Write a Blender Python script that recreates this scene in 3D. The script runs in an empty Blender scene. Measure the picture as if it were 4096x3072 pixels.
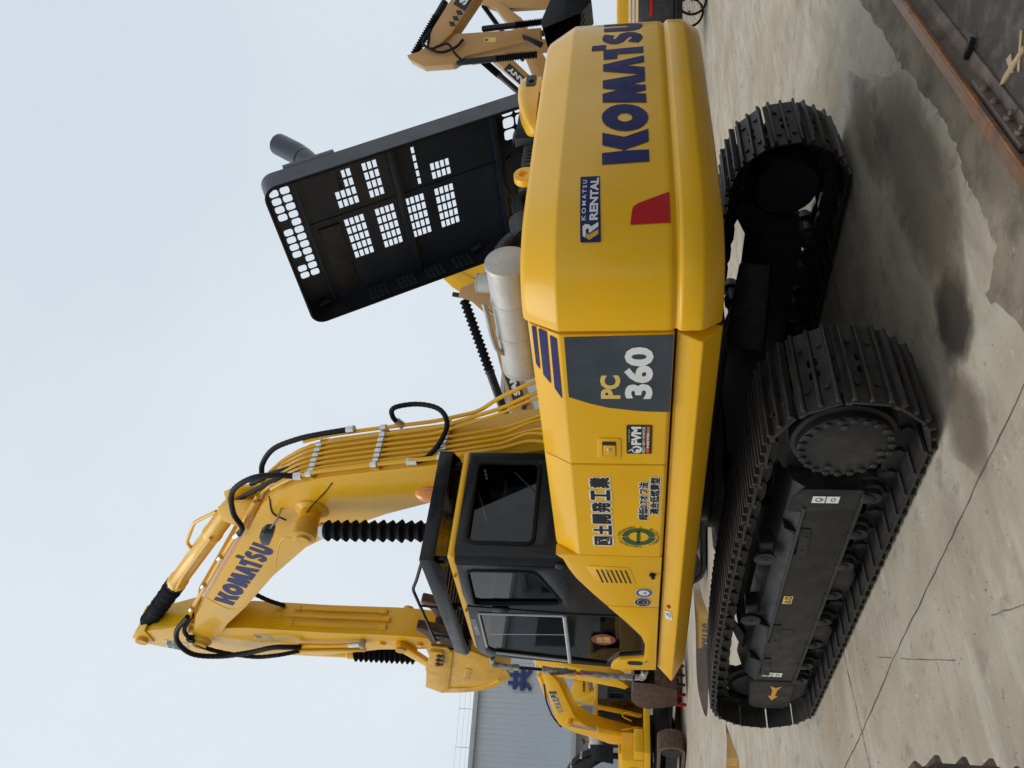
import bpy, bmesh, math, random
from mathutils import Vector, Matrix
from mathutils.geometry import tessellate_polygon
random.seed(7)
R = math.radians
sc = bpy.context.scene
COL = sc.collection

# ------------------------------------------------------------------ camera
cam_d = bpy.data.cameras.new('camera'); cam = bpy.data.objects.new('camera', cam_d); COL.objects.link(cam)
cam_d.sensor_fit = 'HORIZONTAL'; cam_d.sensor_width = 36.0; cam_d.lens = 36.0*3202/4096
cam_d.clip_start = 0.05; cam_d.clip_end = 2000
YAW, PITCH, ROLL = R(42.12), R(8.35), R(-0.13)
_f = Vector((math.sin(YAW)*math.cos(PITCH), math.cos(YAW)*math.cos(PITCH), math.sin(PITCH)))
_r = Vector((math.cos(YAW), -math.sin(YAW), 0)); _u = _r.cross(_f)
_r2 = _r*math.cos(ROLL)+_u*math.sin(ROLL); _u2 = -_r*math.sin(ROLL)+_u*math.cos(ROLL)
m = Matrix.Identity(4)
for k, c in enumerate((-_u2, _r2, -_f)):      # the phone was turned a quarter: world up points to the picture's left edge
    for j in range(3): m[j][k] = c[j]
m.translation = (-4.567, -5.908, 1.737)
cam.matrix_world = m
sc.camera = cam

# ------------------------------------------------------------------ sky, sun, exposure
w = bpy.data.worlds.new('World'); sc.world = w; w.use_nodes = True
nt = w.node_tree; N = nt.nodes; Lk = nt.links
for n in list(N): N.remove(n)
out = N.new('ShaderNodeOutputWorld'); bg = N.new('ShaderNodeBackground')
sky = N.new('ShaderNodeTexSky'); sky.sky_type = 'NISHITA'; sky.sun_disc = False
SUN_EL, SUN_AZ = R(58), R(300)                # azimuth from +Y towards +X
sky.sun_elevation = SUN_EL; sky.sun_rotation = SUN_AZ
sky.air_density = 1.0; sky.dust_density = 6.0; sky.ozone_density = 1.0
hs = N.new('ShaderNodeHueSaturation'); hs.inputs['Saturation'].default_value = 0.33; hs.inputs['Value'].default_value = 1.0
tc = N.new('ShaderNodeTexCoord'); nz = N.new('ShaderNodeTexNoise'); nz.inputs['Scale'].default_value = 1.6; nz.inputs['Detail'].default_value = 4
cr = N.new('ShaderNodeMapRange'); cr.inputs['From Min'].default_value = .36; cr.inputs['From Max'].default_value = .66; cr.inputs['To Min'].default_value = .0; cr.inputs['To Max'].default_value = 1.0
mx = N.new('ShaderNodeMixRGB'); mx.blend_type = 'MIX'
mx.inputs['Color1'].default_value = (4.8, 5.4, 5.95, 1); mx.inputs['Color2'].default_value = (5.6, 6.05, 6.45, 1)   # cloud layer
mx2 = N.new('ShaderNodeMixRGB'); mx2.inputs['Fac'].default_value = 0.9
Lk.new(tc.outputs['Generated'], nz.inputs['Vector']); Lk.new(nz.outputs['Fac'], cr.inputs['Value']); Lk.new(cr.outputs['Result'], mx.inputs['Fac'])
Lk.new(sky.outputs['Color'], hs.inputs['Color']); Lk.new(hs.outputs['Color'], mx2.inputs['Color1']); Lk.new(mx.outputs['Color'], mx2.inputs['Color2'])
Lk.new(mx2.outputs['Color'], bg.inputs['Color']); bg.inputs['Strength'].default_value = 0.1
Lk.new(bg.outputs['Background'], out.inputs['Surface'])
sd = bpy.data.lights.new('sun', 'SUN'); sd.energy = 1.0; sd.angle = R(40); sd.color = (1, .96, .9)
so = bpy.data.objects.new('sun', sd); COL.objects.link(so); so.location = (0, 0, 30)
_d = Vector((math.sin(SUN_AZ)*math.cos(SUN_EL), math.cos(SUN_AZ)*math.cos(SUN_EL), math.sin(SUN_EL)))
so.rotation_euler = _d.to_track_quat('Z', 'Y').to_euler()
vs = sc.view_settings; vs.view_transform = 'Standard'; vs.look = 'None'; vs.exposure = 0.52; vs.gamma = 1.0; vs.use_curve_mapping = False
sc.render.engine = 'CYCLES'; sc.cycles.use_denoising = True; sc.cycles.max_bounces = 8; sc.cycles.transparent_max_bounces = 12

# ------------------------------------------------------------------ materials
MATS = {}
def mat(name, base, rough=.5, metal=0., coat=0., var=.08, scale=3., bump=0., bscale=40., c2=None, c2amt=.5, c2scale=2., c2soft=.12, spec=.5, rvar=0., stretch=None, alpha=None):
    M = bpy.data.materials.new(name); M.use_nodes = True
    t = M.node_tree; n = t.nodes; l = t.links; b = n['Principled BSDF']
    co = n.new('ShaderNodeTexCoord'); vec = co.outputs['Object']
    if stretch:
        mp = n.new('ShaderNodeMapping'); mp.inputs['Scale'].default_value = stretch; l.new(vec, mp.inputs['Vector']); vec = mp.outputs['Vector']
    def noise(s, d=5, rg=.55):
        nonlocal vec
        q = n.new('ShaderNodeTexNoise'); q.inputs['Scale'].default_value = s; q.inputs['Detail'].default_value = d; q.inputs['Roughness'].default_value = rg
        l.new(vec, q.inputs['Vector']); return q.outputs['Fac']
    def ramp(src, a, b2, lo, hi):
        q = n.new('ShaderNodeMapRange'); q.inputs['From Min'].default_value = a; q.inputs['From Max'].default_value = b2
        q.inputs['To Min'].default_value = lo; q.inputs['To Max'].default_value = hi; l.new(src, q.inputs['Value']); return q.outputs['Result']
    def mix(f, a, b2):
        q = n.new('ShaderNodeMixRGB')
        for s_, v in (('Fac', f), ('Color1', a), ('Color2', b2)):
            if isinstance(v, (tuple, list)): q.inputs[s_].default_value = (*v[:3], 1)
            elif isinstance(v, float): q.inputs[s_].default_value = v
            else: l.new(v, q.inputs[s_])
        return q.outputs['Color']
    base = tuple(base)
    col = mix(ramp(noise(scale), .3, .7, 0, 1), tuple(x*(1-var) for x in base), tuple(min(1, x*(1+var)) for x in base))
    if c2:
        layers = c2 if isinstance(c2, list) else [(c2, c2amt, c2scale, c2soft)]
        for (cc, am, s_, sf, *stv) in layers:
            th = .5+(.5-am)*.5; keepv = vec
            if stv:
                mq = n.new('ShaderNodeMapping'); mq.inputs['Scale'].default_value = stv[0]; mq.inputs['Rotation'].default_value = (0, 0, stv[1] if len(stv) > 1 else 0); l.new(keepv, mq.inputs['Vector']); vec = mq.outputs['Vector']
            col = mix(ramp(noise(s_, 8, .65), th-sf, th+sf, 0, 1), col, cc); vec = keepv
    l.new(col, b.inputs['Base Color'])
    b.inputs['Roughness'].default_value = rough; b.inputs['Metallic'].default_value = metal
    b.inputs['Specular IOR Level'].default_value = spec
    if coat: b.inputs['Coat Weight'].default_value = coat; b.inputs['Coat Roughness'].default_value = .06
    if rvar: l.new(ramp(noise(scale*3), .3, .7, max(0.02, rough-rvar), min(1, rough+rvar)), b.inputs['Roughness'])
    if bump:
        bp = n.new('ShaderNodeBump'); bp.inputs['Strength'].default_value = bump; bp.inputs['Distance'].default_value = .01
        l.new(noise(bscale, 6), bp.inputs['Height']); l.new(bp.outputs['Normal'], b.inputs['Normal'])
    if alpha: 
        l.new(ramp(noise(alpha[0], 6), alpha[1], alpha[2], 0, alpha[3]), b.inputs['Alpha'])
    MATS[name] = M; return M

YEL = mat('yellow_paint', (.82, .435, .004), .32, coat=.22, var=.05, scale=1.3, rvar=.08, spec=.32, c2=[((.76, .42, .012), .3, 1.6, .25), ((.60, .37, .06), .10, 19, .05), ((.70, .42, .05), .16, 2.2, .12, (1, 1, .12)), ((.45, .30, .08), .035, 45, .03)])
YELW = mat('yellow_paint_worn', (.74, .40, .03), .45, coat=.12, spec=.3, var=.08, scale=2, rvar=.1, c2=[((.42, .24, .05), .22, 5, .2)])
TAN = mat('tan_paint', (.44, .235, .07), .42, coat=.3, var=.06, scale=1.5, rvar=.06)
BLK = mat('black_paint', (.009, .0095, .011), .28, coat=.08, var=.2, scale=2, rvar=.08, spec=.28)
HOODM = mat('hood_grey_black', (.019, .026, .041), .34, coat=.06, var=.25, scale=1.5, rvar=.1, spec=.42, c2=[((.03, .034, .042), .2, 3, .15), ((.05, .05, .05), .08, 18, .06)])
CABM = mat('cab_charcoal', (.012, .0125, .014), .3, coat=.1, var=.12, scale=2, rvar=.05, spec=.32)
UND = mat('undercarriage_paint', (.017, .017, .018), .42, var=.15, scale=3, c2=[((.034, .032, .030), .28, 6, .2), ((.055, .050, .044), .14, 3, .1)], rvar=.1, spec=.28)
SHOE = mat('shoe_steel', (.022, .021, .021), .5, metal=.1, spec=.32, var=.35, scale=7, c2=[((.048, .036, .028), .30, 11, .14), ((.062, .057, .052), .25, 4, .2)], bump=.15, bscale=60)
GROU = mat('grouser_worn', (.038, .033, .030), .42, metal=.3, spec=.35, var=.3, scale=12, c2=[((.075, .052, .038), .32, 9, .2), ((.022, .021, .021), .42, 7, .15), ((.14, .13, .12), .10, 13, .08)], bump=.2, bscale=70)
RUST = mat('rusty_shoe', (.15, .105, .08), .75, metal=.1, var=.35, scale=9, c2=[((.22, .125, .08), .45, 7, .2), ((.035, .03, .028), .3, 15, .15)], bump=.4, bscale=50)
BUCK = mat('bucket_rust', (.075, .042, .028), .6, metal=.2, var=.35, scale=5, c2=[((.15, .075, .04), .4, 4, .2), ((.03, .022, .018), .35, 9, .15)], bump=.3, bscale=40)
RUB = mat('black_rubber', (.011, .011, .013), .55, var=.2, scale=10, spec=.15)
CLOTH = mat('boot_cloth', (.008, .009, .012), .7, var=.3, scale=12, bump=.5, bscale=30, spec=.08)
ZINC = mat('zinc_fitting', (.62, .62, .6), .32, metal=.85, var=.15, scale=20)
CHR = mat('chrome_rod', (.7, .7, .7), .12, metal=1., var=.05)
MUF = mat('muffler_steel', (.50, .49, .465), .5, metal=.3, var=.12, scale=5, c2=[((.40, .38, .36), .35, 3, .25), ((.30, .27, .24), .12, 16, .08)], rvar=.12, bump=.1, bscale=25)
NAVY = mat('navy_print', (.015, .017, .105), .45, spec=.15, var=.12, scale=4, rvar=.08, c2=[((.06, .06, .13), .16, 3, .15), ((.22, .14, .03), .03, 40, .03)])
SLATE = mat('slate_print', (.034, .045, .058), .4, coat=.12, var=.1, rvar=.08, c2=[((.055, .066, .078), .25, 3, .2), ((.10, .11, .12), .05, 35, .04)])
WHT = mat('white_print', (.74, .74, .71), .45, var=.06, c2=[((.60, .58, .52), .2, 6, .15)])
PYEL = mat('pale_yellow_print', (.70, .5, .13), .45, var=.04)
RED = mat('red_print', (.46, .012, .016), .45, spec=.15, var=.08, c2=[((.34, .03, .03), .2, 4, .2)])
GRN = mat('green_print', (.018, .085, .035), .45, var=.08)
INK = mat('black_print', (.014, .012, .012), .45, var=.05)
ORG = mat('orange_print', (.55, .13, .02), .45, var=.08)
GREYP = mat('grey_print', (.30, .31, .33), .45, var=.05)
BLUP = mat('blue_print', (.02, .07, .28), .45, var=.05)
BOOMP = mat('boom_lettering_blue', (.042, .052, .16), .45, spec=.15, var=.08)
BORE = mat('bore_shade', (.003, .003, .003), .9, spec=.0)
TRIM = mat('window_trim_grey', (.42, .42, .42), .5, var=.1, scale=8)
FOAM = mat('grey_foam_wrap', (.30, .29, .27), .9, var=.3, scale=30, c2=[((.55, .53, .49), .4, 25, .15), ((.1, .1, .1), .3, 40, .12)], bump=.9, bscale=60)
RCL = mat('red_cloth', (.27, .022, .026), .8, var=.2, scale=10, bump=.3, bscale=60)
ALU = mat('grey_metal_plate', (.36, .36, .36), .5, metal=.4, var=.15, scale=8)
RIM = mat('machined_edge', (.05, .048, .045), .45, metal=.5, var=.2)
CONC = mat('concrete', (.385, .338, .262), .76, var=.14, scale=.35, c2=[((.45, .41, .335), .40, .8, .2), ((.29, .25, .19), .42, 1.3, .16), ((.34, .255, .165), .28, .55, .12), ((.265, .225, .17), .26, 1.3, .10, (.45, 2.2, 1), .6), ((.47, .43, .355), .22, 1.6, .10, (.4, 2.6, 1), .75), ((.22, .19, .148), .24, 3.2, .07), ((.17, .148, .118), .16, 8, .06), ((.12, .104, .085), .08, 30, .04), ((.50, .465, .39), .15, 13, .05)], bump=.45, bscale=26, rvar=.12, spec=.22)
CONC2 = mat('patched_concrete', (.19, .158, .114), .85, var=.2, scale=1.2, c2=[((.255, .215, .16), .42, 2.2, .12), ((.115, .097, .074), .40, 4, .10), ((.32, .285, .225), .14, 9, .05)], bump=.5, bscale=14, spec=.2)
ASPH = mat('dark_floor', (.052, .043, .034), .9, var=.25, scale=2, c2=[((.105, .095, .083), .35, 8, .12), ((.04, .036, .033), .3, 5, .12)], bump=.8, bscale=35)
RAIL = mat('rail_rust', (.20, .082, .033), .68, metal=.15, var=.3, scale=6, c2=[((.30, .13, .045), .45, 4, .2), ((.11, .07, .055), .35, 9, .12)], bump=.3, bscale=50)
RAILT = mat('rail_running_surface', (.20, .125, .09), .45, metal=.35, var=.25, scale=8, c2=[((.27, .14, .065), .35, 5, .2)])
RAILG = mat('rail_foot_dust', (.135, .105, .08), .8, var=.25, scale=7, c2=[((.075, .05, .042), .4, 5, .15)], bump=.3, bscale=40)
CRK = mat('crack_dirt', (.10, .088, .07), .95, var=.3, scale=20)
def stain(name, base, peak, rough=.6):
    M = mat(name, base, rough, var=.15, scale=5); n = M.node_tree.nodes; l = M.node_tree.links; b = n['Principled BSDF']
    co = n.new('ShaderNodeTexCoord'); gr = n.new('ShaderNodeTexGradient'); gr.gradient_type = 'SPHERICAL'; mp = n.new('ShaderNodeMapping')
    mp.inputs['Location'].default_value = (-1, -1, 0); mp.inputs['Scale'].default_value = (2, 2, 0); l.new(co.outputs['Generated'], mp.inputs['Vector']); l.new(mp.outputs['Vector'], gr.inputs['Vector'])
    nz_ = n.new('ShaderNodeTexNoise'); nz_.inputs['Scale'].default_value = 9; nz_.inputs['Detail'].default_value = 5; l.new(co.outputs['Object'], nz_.inputs['Vector'])
    ad = n.new('ShaderNodeMath'); ad.operation = 'MULTIPLY_ADD'; ad.inputs[1].default_value = .5; l.new(nz_.outputs['Fac'], ad.inputs[0]); l.new(gr.outputs['Fac'], ad.inputs[2])
    mr = n.new('ShaderNodeMapRange'); mr.inputs['From Min'].default_value = .28; mr.inputs['From Max'].default_value = .70; mr.inputs['To Max'].default_value = peak; l.new(ad.outputs['Value'], mr.inputs['Value'])
    l.new(mr.outputs['Result'], b.inputs['Alpha']); return M
OIL = stain('oil_and_shade', (.05, .042, .035), .88); STAIN_SHADE = stain('stain_and_shade', (.15, .118, .08), .5)
WOOD = mat('pale_wood', (.43, .32, .19), .8, var=.2, scale=3, stretch=(3, 30, 30), c2=[((.28, .19, .11), .35, 5, .2)])
SIDE = mat('siding_blue_white', (.50, .545, .60), .5, var=.04, scale=.4)
SIDE2 = mat('siding_trim', (.40, .43, .45), .5, var=.05)
DARKW = mat('dark_opening', (.05, .055, .06), .6, var=.2)
SGN = mat('sign_blue', (.012, .032, .16), .45, var=.05)
SKIN = mat('skin', (.36, .2, .13), .55, var=.06)
SHIRT = mat('white_shirt', (.7, .71, .73), .8, var=.06, scale=10)
LENS = mat('amber_lens', (.75, .24, .02), .15, coat=.5, var=.06)
STEELW = mat('spokes_grey', (.3, .3, .3), .4, metal=.6)
ENG = mat('engine_black', (.02, .02, .021), .5, var=.3, scale=8, c2=[((.05, .05, .05), .3, 10, .15)], rvar=.12)
SHED = mat('shed_grey', (.22, .22, .22), .7, var=.1)

def glass(name, tint, amt, rough=.02):
    M = bpy.data.materials.new(name); M.use_nodes = True; t = M.node_tree; n = t.nodes; l = t.links
    n.remove(n['Principled BSDF']); o = n['Material Output']
    tr = n.new('ShaderNodeBsdfTransparent'); tr.inputs['Color'].default_value = (*tint, 1)
    gl = n.new('ShaderNodeBsdfGlossy'); gl.inputs['Roughness'].default_value = rough; gl.inputs['Color'].default_value = (1, 1, 1, 1)
    fr = n.new('ShaderNodeLayerWeight'); fr.inputs['Blend'].default_value = .5
    pw = n.new('ShaderNodeMath'); pw.operation = 'POWER'; pw.inputs[1].default_value = 4.0; l.new(fr.outputs['Facing'], pw.inputs[0])
    ma = n.new('ShaderNodeMapRange'); ma.inputs['To Min'].default_value = .045*amt; ma.inputs['To Max'].default_value = .9; l.new(pw.outputs['Value'], ma.inputs['Value'])
    mxs = n.new('ShaderNodeMixShader'); l.new(ma.outputs['Result'], mxs.inputs['Fac'])
    l.new(tr.outputs['BSDF'], mxs.inputs[1]); l.new(gl.outputs['BSDF'], mxs.inputs[2]); l.new(mxs.outputs['Shader'], o.inputs['Surface'])
    return M
GLS = glass('cab_glass', (.15, .178, .185), 1.0)
GLD = glass('cab_glass_dark', (.055, .06, .065), 1.0)
def water(name):
    M = bpy.data.materials.new(name); M.use_nodes = True; b = M.node_tree.nodes['Principled BSDF']
    b.inputs['Base Color'].default_value = (.15, .13, .11, 1); b.inputs['Roughness'].default_value = .03; b.inputs['IOR'].default_value = 1.6
    b.inputs['Specular IOR Level'].default_value = .8
    n = M.node_tree.nodes; l = M.node_tree.links
    q = n.new('ShaderNodeTexNoise'); q.inputs['Scale'].default_value = 1.5; bp = n.new('ShaderNodeBump'); bp.inputs['Strength'].default_value = .012
    l.new(q.outputs['Fac'], bp.inputs['Height']); l.new(bp.outputs['Normal'], b.inputs['Normal'])
    return M
WAT = water('puddle_water')

# ------------------------------------------------------------------ mesh builder
class MB:
    def __init__(s): s.v = []; s.f = []
    def add(s, vs, fs):
        o = len(s.v); s.v += [tuple(x) for x in vs]; s.f += [tuple(i+o for i in f) for f in fs]; return s
    def box(s, x0, x1, y0, y1, z0, z1):
        return s.add([(x, y, z) for z in (z0, z1) for y in (y0, y1) for x in (x0, x1)],
                     [(0, 2, 3, 1), (4, 5, 7, 6), (0, 1, 5, 4), (2, 6, 7, 3), (0, 4, 6, 2), (1, 3, 7, 5)])
    def prism(s, pts, ax, a, b, holes=None, f=None):
        # polygon pts (two coords) extruded along axis ax from a to b; f overrides the mapping (p,q,t)->xyz
        def P(p, t):
            if f: return f(p[0], p[1], t)
            return {'x': (t, p[0], p[1]), 'y': (p[0], t, p[1]), 'z': (p[0], p[1], t)}[ax]
        loops = [list(pts)]+[list(h) for h in (holes or [])]
        flat = [p for l in loops for p in l]; n = len(flat)
        vs = [P(p, a) for p in flat]+[P(p, b) for p in flat]; fs = []
        if holes:
            for t in tessellate_polygon([[Vector((p[0], p[1], 0)) for p in l] for l in loops]):
                fs += [tuple(t), tuple(i+n for i in reversed(t))]
        else:
            fs += [tuple(range(n)), tuple(range(2*n-1, n-1, -1))]
        o = 0
        for l in loops:
            k = len(l)
            for i in range(k):
                j = (i+1) % k; fs.append((o+i, o+j, n+o+j, n+o+i))
            o += k
        return s.add(vs, fs)
    def sheet(s, pts, f, holes=None):
        loops = [list(pts)]+[list(h) for h in (holes or [])]
        flat = [p for l in loops for p in l]
        tri = tessellate_polygon([[Vector((p[0], p[1], 0)) for p in l] for l in loops])
        return s.add([f(*p) for p in flat], [tuple(t) for t in tri])
    def lathe(s, p0, p1, prof, n=16, cap=True):
        p0 = Vector(p0); p1 = Vector(p1); d = (p1-p0); L = d.length; d.normalize()
        a = d.orthogonal().normalized(); b = d.cross(a); vs = []; fs = []
        for (t, r) in prof:
            c = p0+d*(t*L)
            for k in range(n):
                q = 2*math.pi*k/n; vs.append(c+a*(r*math.cos(q))+b*(r*math.sin(q)))
        for i in range(len(prof)-1):
            for k in range(n):
                j = (k+1) % n; fs.append((i*n+k, i*n+j, (i+1)*n+j, (i+1)*n+k))
        if cap: fs += [tuple(range(n-1, -1, -1)), tuple(range((len(prof)-1)*n, len(prof)*n))]
        return s.add(vs, fs)
    def cyl(s, p0, p1, r, r1=None, n=16): return s.lathe(p0, p1, [(0, r), (1, r if r1 is None else r1)], n)
    def tube(s, path, r, n=8, rib=0.):
        path = [Vector(p) for p in path]; m_ = len(path); vs = []; fs = []; up = None
        for i, p in enumerate(path):
            t = (path[min(i+1, m_-1)]-path[max(i-1, 0)]).normalized()
            if up is None: up = t.orthogonal().normalized()
            up = (up-t*up.dot(t)); up = up.normalized() if up.length > 1e-6 else t.orthogonal().normalized()
            b = t.cross(up); rr = r*(1+(rib if i % 2 else 0))
            for k in range(n):
                q = 2*math.pi*k/n; vs.append(p+up*(rr*math.cos(q))+b*(rr*math.sin(q)))
        for i in range(m_-1):
            for k in range(n):
                j = (k+1) % n; fs.append((i*n+k, i*n+j, (i+1)*n+j, (i+1)*n+k))
        fs += [tuple(range(n-1, -1, -1)), tuple(range((m_-1)*n, m_*n))]
        return s.add(vs, fs)
    def mesh(s, name, material, bevel=0., seg=2, ang=35):
        me = bpy.data.meshes.new(name); me.from_pydata(s.v, [], s.f)
        bm = bmesh.new(); bm.from_mesh(me)
        bmesh.ops.recalc_face_normals(bm, faces=bm.faces)
        if bevel:
            es = [e for e in bm.edges if len(e.link_faces) == 2 and e.calc_face_angle(0) > R(28)]
            bmesh.ops.bevel(bm, geom=es, offset=bevel, segments=seg, affect='EDGES', clamp_overlap=True, profile=.6)
        bm.to_mesh(me); bm.free()
        for p in me.polygons: p.use_smooth = True
        me.set_sharp_from_angle(angle=R(ang))
        me.materials.append(material); return me
    def build(s, name, material, parent=None, bevel=0., seg=2, ang=35, label=None):
        return link(name, s.mesh(name, material, bevel, seg, ang), parent, label)
def link(name, data, parent=None, label=None):
    o = bpy.data.objects.new(name, data); COL.objects.link(o)
    if parent: o.parent = parent
    if label: o['label'] = label
    return o
def thing(name, label, cat, loc=(0, 0, 0), rz=0., group=None):
    o = bpy.data.objects.new(name, None); COL.objects.link(o); o.empty_display_size = .2
    o.location = loc; o.rotation_euler = (0, 0, rz); tag(o, label, cat, group); return o
def tag(o, label, cat, group=None):
    o['label'] = label; o['category'] = cat
    if group: o['group'] = group
    return o
def struct(o): o['kind'] = 'structure'; return o
def copy_tree(o, parent=None):
    c = o.copy(); COL.objects.link(c); c.parent = parent
    for ch in list(o.children): copy_tree(ch, c)
    return c
def smooth(path, k=6):
    P = [Vector(p) for p in path]; P = [P[0]*2-P[1]]+P+[P[-1]*2-P[-2]]; o = []
    for i in range(1, len(P)-2):
        for j in range(k):
            t = j/k; a, b, c, d = P[i-1:i+3]
            o.append(.5*((2*b)+(c-a)*t+(2*a-5*b+4*c-d)*t*t+(-a+3*b-3*c+d)*t**3))
    o.append(P[-2]); return o
def rounded(path, r=.04, k=4):
    # polyline with rounded corners
    P = [Vector(p) for p in path]; o = [P[0]]
    for i in range(1, len(P)-1):
        a = (P[i-1]-P[i]); b = (P[i+1]-P[i]); q = min(r, a.length*.45, b.length*.45); a.normalize(); b.normalize()
        for j in range(k+1):
            t = j/k; o.append((P[i]+a*q)*(1-t)**2+P[i]*2*t*(1-t)+(P[i]+b*q)*t*t)
    o.append(P[-1]); return o
def rrect(x0, x1, y0, y1, r, k=4):
    o = []
    for cx, cy, a0 in ((x1-r, y1-r, 0), (x0+r, y1-r, 90), (x0+r, y0+r, 180), (x1-r, y0+r, 270)):
        for j in range(k+1): o.append((cx+r*math.cos(R(a0+90*j/k)), cy+r*math.sin(R(a0+90*j/k))))
    return o
def ell(cx, cy, rx, ry, n=24, a0=0, a1=360):
    return [(cx+rx*math.cos(R(a0+(a1-a0)*i/n)), cy+ry*math.sin(R(a0+(a1-a0)*i/n))) for i in range(n if a1-a0 >= 360 else n+1)]

_tc = {}
def text_geo(body, bold=0.):
    key = (body, bold)
    if key in _tc: return _tc[key]
    c = bpy.data.curves.new('t', 'FONT'); c.body = body; c.offset = bold; c.resolution_u = 3
    o = bpy.data.objects.new('t', c); COL.objects.link(o)
    me = bpy.data.meshes.new_from_object(o.evaluated_get(bpy.context.evaluated_depsgraph_get()))
    vs = [(v.co.x, v.co.y) for v in me.vertices]; fs = [tuple(p.vertices) for p in me.polygons]
    bpy.data.objects.remove(o); bpy.data.curves.remove(c); bpy.data.meshes.remove(me)
    x0 = min(v[0] for v in vs); x1 = max(v[0] for v in vs); y0 = min(v[1] for v in vs); y1 = max(v[1] for v in vs)
    _tc[key] = (vs, fs, x0, x1, y0, y1); return _tc[key]
def text(name, body, material, parent, f, box, bold=0., ref=None):
    # lettering stretched into box (u0,u1,v0,v1) of the surface map f(u,v)
    vs, fs, x0, x1, y0, y1 = text_geo(body, bold)
    if ref: _, _, x0, x1, y0, y1 = text_geo(body, ref[0])
    u0, u1, v0, v1 = box
    mb = MB(); mb.add([f(u0+(u1-u0)*(x-x0)/(x1-x0), v0+(v1-v0)*(y-y0)/(y1-y0)) for x, y in vs], fs)
    return mb.build(name, material, parent)
def thick_text(name, body, material, parent, f3, box, rad, o0=0., bold=.008):
    # heavier strokes: the glyphs stamped at small shifts, each stamp a hair above the last
    vs, fs, x0, x1, y0, y1 = text_geo(body, bold); u0, u1, v0, v1 = box; mb = MB(); k = 0
    for a in [None]+[i*math.pi/4 for i in range(8)]:
        du, dv = (0, 0) if a is None else (rad*math.cos(a), rad*math.sin(a))
        mb.add([f3(u0+(u1-u0)*(x-x0)/(x1-x0)+du, v0+(v1-v0)*(y-y0)/(y1-y0)+dv, o0+k*.00012) for x, y in vs], fs); k += 1
    return mb.build(name, material, parent)
def plane(o, u, v, nrm=0.):
    o = Vector(o); u = Vector(u); v = Vector(v); nn = u.cross(v).normalized()*nrm
    return lambda a, b: o+u*a+v*b+nn
def decal(name, pts, f, material, parent, holes=None):
    return MB().sheet(pts, f, holes).build(name, material, parent)
LOGO = dict(
 K=[(-.05, 1), (0, 0), (.44, 0), (.44, .51), (.48, .51), (.76, 0), (1.27, 0), (.98, .53), (1.19, 1.02), (.69, 1.01), (.48, .56), (.43, .56), (.38, 1.01)],
 MA=[(2.52, 1.04), (2.92, 1.05), (3.07, .68), (3.19, 1.05), (3.57, 1.06), (3.79, .15), (4.05, 1.06), (4.4, 1.07), (4.78, .05), (4.42, .05), (4.29, .51), (4.15, .04), (3.44, .04), (3.32, .36), (3.25, .03), (2.99, .03), (2.88, .36), (2.83, .03), (2.42, .02)],
 T=[(4.67, 1.06), (5.22, 1.08), (5.2, 1.38), (5.5, 1.37), (5.53, 1.01), (5.23, 1.01), (5.3, .06), (4.94, .06), (4.94, .71), (4.7, .72)],
 S=[(6.19, 1.06), (6.08, .8), (5.9, .85), (5.87, .84), (5.85, .78), (6.17, .65), (6.27, .46), (6.23, .27), (6.05, .1), (5.88, .06), (5.7, .11), (5.57, .19), (5.67, .46), (5.86, .35), (5.95, .35), (5.98, .39), (5.91, .46), (5.67, .57), (5.55, .72), (5.58, .91), (5.75, 1.08), (5.9, 1.12), (6.08, 1.1)],
 U=[(6.4, 1.09), (6.36, .5), (6.38, .3), (6.48, .14), (6.7, .05), (6.92, .08), (7.07, .2), (7.13, .4), (7.17, 1.1), (6.88, 1.1), (6.86, .5), (6.8, .42), (6.72, .42), (6.66, .5), (6.67, 1.09)],
 O=[(1.74, -.01), (1.57, .02), (1.42, .1), (1.3, .21), (1.23, .36), (1.22, .52), (1.26, .68), (1.36, .82), (1.49, .94), (1.66, 1.02), (1.84, 1.05), (2.02, 1.03), (2.18, .95), (2.31, .84), (2.38, .69), (2.39, .52), (2.34, .35), (2.24, .2), (2.1, .09), (1.93, .01)])
LOGO_OI = [(1.79, .35), (1.69, .37), (1.63, .44), (1.61, .52), (1.65, .61), (1.72, .67), (1.82, .7), (1.91, .67), (1.98, .61), (1.99, .52), (1.96, .44), (1.88, .37)]
def logo(parent, f, u0, v0, h, material, first=('K', 'O', 'MA', 'T', 'S', 'U')):
    g = lambda a, b: f(u0+a*h, v0+b*h)
    mb = MB()
    for k in first: mb.sheet(LOGO[k], g, [LOGO_OI] if k == 'O' else None)
    return mb.build('lettering', material, parent)

# ================================================================== SETTING
g = MB(); g.add([(-90, -90, 0), (120, -90, 0), (120, 130, 0), (-90, 130, 0)], [(0, 1, 2, 3)])
ground = struct(g.build('ground', CONC))
def ribbon(name, pts, wd, material, z, parent, jit=0., k=5):
    P = []
    for a, b in zip(pts[:-1], pts[1:]):
        for j in range(k): t = j/k; P.append((a[0]+(b[0]-a[0])*t+random.uniform(-jit, jit), a[1]+(b[1]-a[1])*t+random.uniform(-jit, jit)))
    P.append(pts[-1]); vs = []; fs = []
    for i, p in enumerate(P):
        q = P[min(i+1, len(P)-1)]; o = P[max(i-1, 0)]; d = Vector((q[0]-o[0], q[1]-o[1])).normalized(); w_ = wd*random.uniform(.5, 1.4)/2
        vs += [(p[0]-d.y*w_, p[1]+d.x*w_, z), (p[0]+d.y*w_, p[1]-d.x*w_, z)]
    for i in range(len(P)-1): fs.append((2*i, 2*i+1, 2*i+3, 2*i+2))
    return MB().add(vs, fs).build(name, material, parent)
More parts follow.
